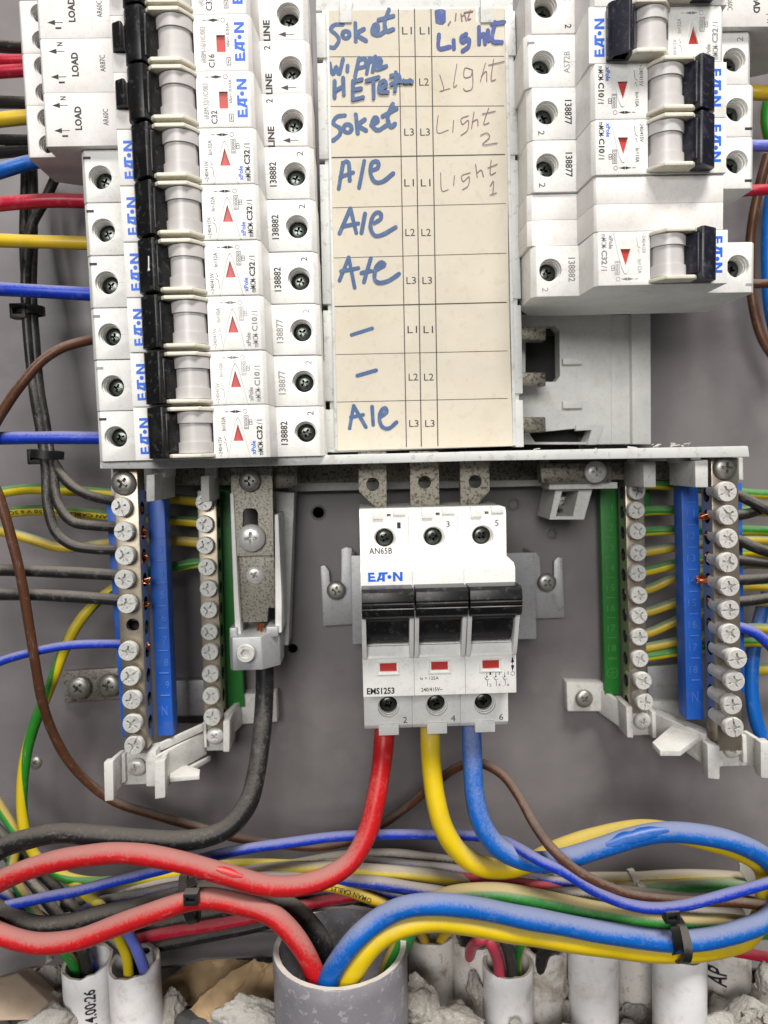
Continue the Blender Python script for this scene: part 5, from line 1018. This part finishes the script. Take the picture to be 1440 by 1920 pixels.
# ------------------------------------------------------------------ conduits
def conduit(label, x0, x1, yf, dia, mt, tilt=0., h=None, wall=1.5, jag=.5, low=-330, rim=RIM, seed=1, text=None, group='white conduits along the bottom', cutdir=0.):
    d0 = at(x1, yf, 0).x-at(x0, yf, 0).x; hh = CH*(1-dia/d0) if h is None else h; R = dia/2
    cx = (at(x0, yf, hh).x+at(x1, yf, hh).x)/2; zf = at((x0+x1)/2, yf, hh+R).y
    t = thing('conduit', (cx, zf-40, hh), label, 'conduit', group); n = 40
    random.seed(seed)
    def top(a, r): return zf+tilt*(R-r*math.sin(a))+cutdir*r*math.cos(a)+jag*mnoise.noise(Vector((math.cos(a)*2.2, math.sin(a)*2.2, seed*3.1)))
    rows = [(R-.25, 0, 1), (R, -.35, 1), (R, -6, 1), (R, -14, 1), (R, -24, 1), (R, low-zf, 0)]
    mb = MB(); V = []; lean = .0
    for r, dz, fl in rows:
        for k in range(n): a = 2*PI*k/n; V.append((cx+r*math.cos(a), (top(a, R)+dz) if dz > -5 else zf+dz, hh+r*math.sin(a)))
    F = [[j*n+k, j*n+(k+1) % n, (j+1)*n+(k+1) % n, (j+1)*n+k] for j in range(len(rows)-1) for k in range(n)]
    mb.add(V, F, mt); wpart('tube', mb, t, 50)
    mb = MB(); V = []
    for r, dz in ((R-wall, low-zf), (R-wall, -20), (R-wall, -6), (R-wall, -.2)):
        for k in range(n): a = 2*PI*k/n; V.append((cx+r*math.cos(a), (top(a, R)+dz) if dz > -5 else zf+dz, hh+r*math.sin(a)))
    mb.add(V, [[j*n+k, j*n+(k+1) % n, (j+1)*n+(k+1) % n, (j+1)*n+k] for j in range(3) for k in range(n)], mt); wpart('bore', mb, t, 50)
    mb = MB(); V = []
    for r, dz in ((R-.25, 0), (R-wall, -.2)):
        for k in range(n): a = 2*PI*k/n; V.append((cx+r*math.cos(a), top(a, R)+dz+.15*random.uniform(-1, 1), hh+r*math.sin(a)))
    mb.add(V, [[k, (k+1) % n, n+(k+1) % n, n+k] for k in range(n)], rim); wpart('cut_edge', mb, t, 20)
    if text:
        s_, px, py, ln, ht, mt2, dd = text; p = at(px, py, hh+R); mb = MB(); mb.text(s_, (p.x, p.y), ln, ht, mt2, 0, dd, .02)
        bm = bmesh.new(); bv = [bm.verts.new(v) for v in mb.v]
        for f in mb.f:
            try: bm.faces.new([bv[i] for i in f])
            except ValueError: pass
        bmesh.ops.triangulate(bm, faces=bm.faces); bmesh.ops.subdivide_edges(bm, edges=[e for e in bm.edges if e.calc_length() > 1.2], cuts=5); bmesh.ops.triangulate(bm, faces=bm.faces)
        mb = MB(); mb.bm(bm, mt2)
        mb.v = [(x, z, hh+math.sqrt(max(0, (R+.12)**2-(x-cx)**2))) for x, z, _ in mb.v]; wpart('printing', mb, t, 0, False)
    return t
conduit('large grey pipe in the middle that swallows the thick cables', 515, 765, 1858, 50, GPVC, 0, None, 2.3, .35, rim=mat('pale_sawn_pipe_edge', (.62, .58, .52), .8, bump=.3), seed=3, group=None)
conduit('leftmost white conduit, printed with a date code', 120, 213, 1836, 20, PVC, .12, 40, 1.4, 1.3, seed=5, text=('14.00:26', 168, 1893, 15, 4.2, INK, 'v'), cutdir=.05)
conduit('second white conduit from the left, stained below its rim', 206, 301, 1838, 20, PVC, .10, None, 1.4, 1.0, seed=8, cutdir=.08)
conduit('mud-streaked conduit touching the right side of the grey pipe', 764, 854, 1774, 20, PVCD, -.1, 28, 1.4, .9, seed=11)
conduit('mud-streaked conduit with mortar on it, behind the nearest white one', 857, 931, 1782, 20, PVCD, 0, 34, 1.4, .8, seed=13)
conduit('clean nearest white conduit holding faded red and grey wires', 906, 999, 1838, 20, PVC, .05, None, 1.4, .6, seed=17)
conduit('stained white conduit right behind the one with faded red wires', 978, 1058, 1796, 20, PVCD, .1, 38, 1.4, 1.0, seed=19, cutdir=-.05)
conduit('broad clean white conduit with a notched rim, right of centre', 1066, 1158, 1793, 20, PVC, .05, None, 1.4, 1.2, seed=23)
conduit('recessed dirty conduit between two broad white ones', 1154, 1236, 1772, 20, PVCD, 0, 34, 1.4, .6, seed=29)
conduit('white conduit under the lower right cable tie', 1226, 1322, 1812, 20, PVC, .1, None, 1.4, 1.0, seed=31)
conduit('grimy conduit marked AP, set back at the far right', 1312, 1402, 1765, 22, PVCD, 0, 26, 1.4, .6, seed=37, text=('AP', 1350, 1838, 8.0, 6.4, INK, 'v'))

# ------------------------------------------------------------------ rubble, brick and torn paper
def stone(label, c, r, sc_, mt, seed, rough=.35, sub=4, cat='stone', name='stone', group='broken stones along the bottom'):
    bm = bmesh.new(); bmesh.ops.create_icosphere(bm, subdivisions=sub, radius=1); random.seed(seed)
    off = Vector((seed*1.7, seed*.9, seed*2.3)); pl = [(Vector((random.uniform(-1, 1), random.uniform(-1, 1), random.uniform(-1, 1))).normalized(), random.uniform(.5, .85)) for _ in range(9)]
    p = at(*c)
    for v in bm.verts:
        d = v.co.copy()
        for nn, k in pl:
            e = d.dot(nn)
            if e > k: d -= nn*(e-k)*.92
        f = 1+rough*.22*mnoise.noise(d*1.6+off)+rough*.13*mnoise.noise(d*3.7+off)+rough*.075*mnoise.noise(d*8+off)+rough*.035*mnoise.noise(d*17+off)
        v.co = (p.x+d.x*f*r*sc_[0], p.y+d.y*f*r*sc_[1], p.z+d.z*f*r*sc_[2])
    mb = MB(); mb.bm(bm, mt); return solo(name, mb, tuple(p), label, cat, group, smooth=50)
stone('jagged concrete lump leaning between the grey pipe and a muddy conduit', (796, 1880, 58), 10, (.85, 1.25, .8), STONE, 2, 1.0, 5)
stone('mortar crust stuck on the conduit behind the nearest white one', (893, 1858, 47), 6, (.62, 1.3, .6), STONE, 4, 1.2, 5)
stone('wide rough mortar piece at the bottom edge in front of the muddy conduits', (850, 1918, 64), 9.5, (1.5, .65, .9), STONE, 6, 1.1, 5)
stone('small stone chip jammed between two white conduits', (1060, 1850, 44), 4, (.6, 1.3, .8), STONE, 7, .8)
stone('smaller stone chip lower between the same two conduits', (1062, 1895, 46), 4.5, (.6, 1.2, .8), STONE, 9, .9)
stone('pale broken plaster lump at the bottom right corner', (1408, 1912, 54), 10, (1.4, .85, 1), STONEP, 12, .6, 5)
stone('pale angular stone touching the right picture edge', (1444, 1836, 46), 6, (.9, 1.3, .9), STONEP, 15, .6, 5)
stone('grey stone beside the conduit under the right tie', (1345, 1900, 44), 7, (1.1, 1, .9), STONE, 18, .7, 5)
stone('dark stone below the letters AP', (1382, 1862, 30), 7, (1.3, .8, .9), STONE, 21, .8, 5)
stone('small plaster crumb at the bottom edge right of the tied conduit', (1335, 1918, 60), 6, (1.5, .7, 1), STONEP, 24, .8, 5)
stone('brown stone behind the tan brick at the far left', (82, 1838, 20), 9, (1.1, 1, .9), STONE, 27, .7, 5)
stone('small round stone beside the leftmost conduit', (106, 1878, 34), 5, (1, 1, 1), STONE, 30, .6)
stone('pale mortar lump at the bottom edge left of the leftmost conduit', (92, 1918, 52), 9, (1.5, .8, 1), STONEP, 33, .9, 5)
stone('rough grey mortar lump right of the second conduit at the bottom edge', (318, 1892, 40), 8, (.8, 1.1, .9), STONE, 36, 1.0, 5)
stone('crumbled mortar heap against the grey pipe at the bottom edge', (470, 1915, 58), 11, (1.5, .95, .9), STONEP, 39, 1.2, 5)
stone('dark stone at the bottom edge between the brown paper and the mortar', (368, 1922, 48), 8, (1.2, .6, .9), mat('dark_slate', (.06, .06, .062), .8, bump=.5), 42, .5)
stone('grey lump at the bottom edge behind the recessed dirty conduit', (1195, 1905, 44), 7, (1.1, .9, .7), STONE, 45, 1.0, 5)
q = MB(); B4 = [at(x, y, h) for x, y, h in ((-20, 1838, 40), (34, 1824, 34), (102, 1888, 44), (70, 1912, 52), (-20, 1915, 56))]
q.loft([p-Vector((0, 6, 12)) for p in B4], B4, SLAB, 1.0, 3); solo('brick_fragment', q, tuple(B4[0]), 'smooth tan brick fragment in the lower left corner', 'brick')
def paper(label, pts, creases, seed):
    P = [at(*p) for p in pts]; c = sum(P, Vector())/len(P); bm = bmesh.new()
    vs = [bm.verts.new(p) for p in P]; f = bm.faces.new(vs); bmesh.ops.triangulate(bm, faces=[f])
    bmesh.ops.subdivide_edges(bm, edges=bm.edges, cuts=5, use_grid_fill=True); bmesh.ops.triangulate(bm, faces=bm.faces); bmesh.ops.subdivide_edges(bm, edges=bm.edges, cuts=1, use_grid_fill=True)
    for v in bm.verts:
        d = v.co*.075+Vector((seed, seed*2, 0)); k = abs(mnoise.noise(d))*7+abs(mnoise.noise(d*2.3))*3.6+mnoise.noise(d*6)*.8
        v.co += Vector((mnoise.noise(d*1.7)*1.2, mnoise.noise(d*1.4+Vector((5, 0, 0)))*1.2, k-2.5))
    r = bmesh.ops.extrude_face_region(bm, geom=bm.faces[:]); bmesh.ops.translate(bm, verts=[g for g in r['geom'] if isinstance(g, bmesh.types.BMVert)], vec=(0, -.1, -.25))
    mb = MB(); mb.bm(bm, CARD); return solo('torn_paper', mb, tuple(c), label, 'paper', 'torn brown paper in the rubble', smooth=28)
paper('crumpled brown paper with a blue smear against the grey pipe', [(352, 1905, 46), (372, 1870, 42), (440, 1822, 36), (478, 1800, 30), (520, 1800, 26), (520, 1900, 48), (430, 1930, 54), (372, 1920, 50)], 0, 3.1)
paper('darker brown paper scrap tucked under the box flange', [(296, 1850, 22), (340, 1812, 16), (420, 1792, 12), (470, 1805, 14), (440, 1850, 26), (370, 1890, 32), (300, 1900, 34)], 0, 8.4)
q = MB(); random.seed(99)
def heap(x, h): return -254+.44*h+9*mnoise.noise(Vector((x*.03, h*.035, 0)))+5*mnoise.noise(Vector((x*.09, h*.09, 3)))
NX, NH = 150, 34; V = []
for i in range(NX+1):
    for j in range(NH+1):
        x, hh = -215+445*i/NX, -30+100*j/NH; V.append((x, heap(x, hh)+1.5*mnoise.noise(Vector((x*.35, hh*.35, 9))), hh))
q.add(V, [[i*(NH+1)+j, (i+1)*(NH+1)+j, (i+1)*(NH+1)+j+1, i*(NH+1)+j+1] for i in range(NX) for j in range(NH)], STONE)
for i in range(3600):
    x = random.uniform(-205, 220); hh = random.uniform(-26, 66); r = .5+3.6*random.random()**5
    bm = bmesh.new(); bmesh.ops.create_icosphere(bm, subdivisions=2 if r > 1.4 else 1, radius=1); o_ = Vector((i, i*.7, 0)); c = Vector((x, heap(x, hh)+r*.3, hh)); sc3 = Vector((random.uniform(.7, 1.3), random.uniform(.6, 1.1), random.uniform(.7, 1.3)))
    for v in bm.verts: v.co = c+v.co*sc3*(r*(1+.75*mnoise.noise(v.co*1.5+o_)))
    q.bm(bm, STONE if random.random() < .8 else STONEP)
solo('rubble', q, (0, -240, 10), 'loose grey rubble and mortar crumbs under the conduits', None, None, 'stuff', smooth=45)
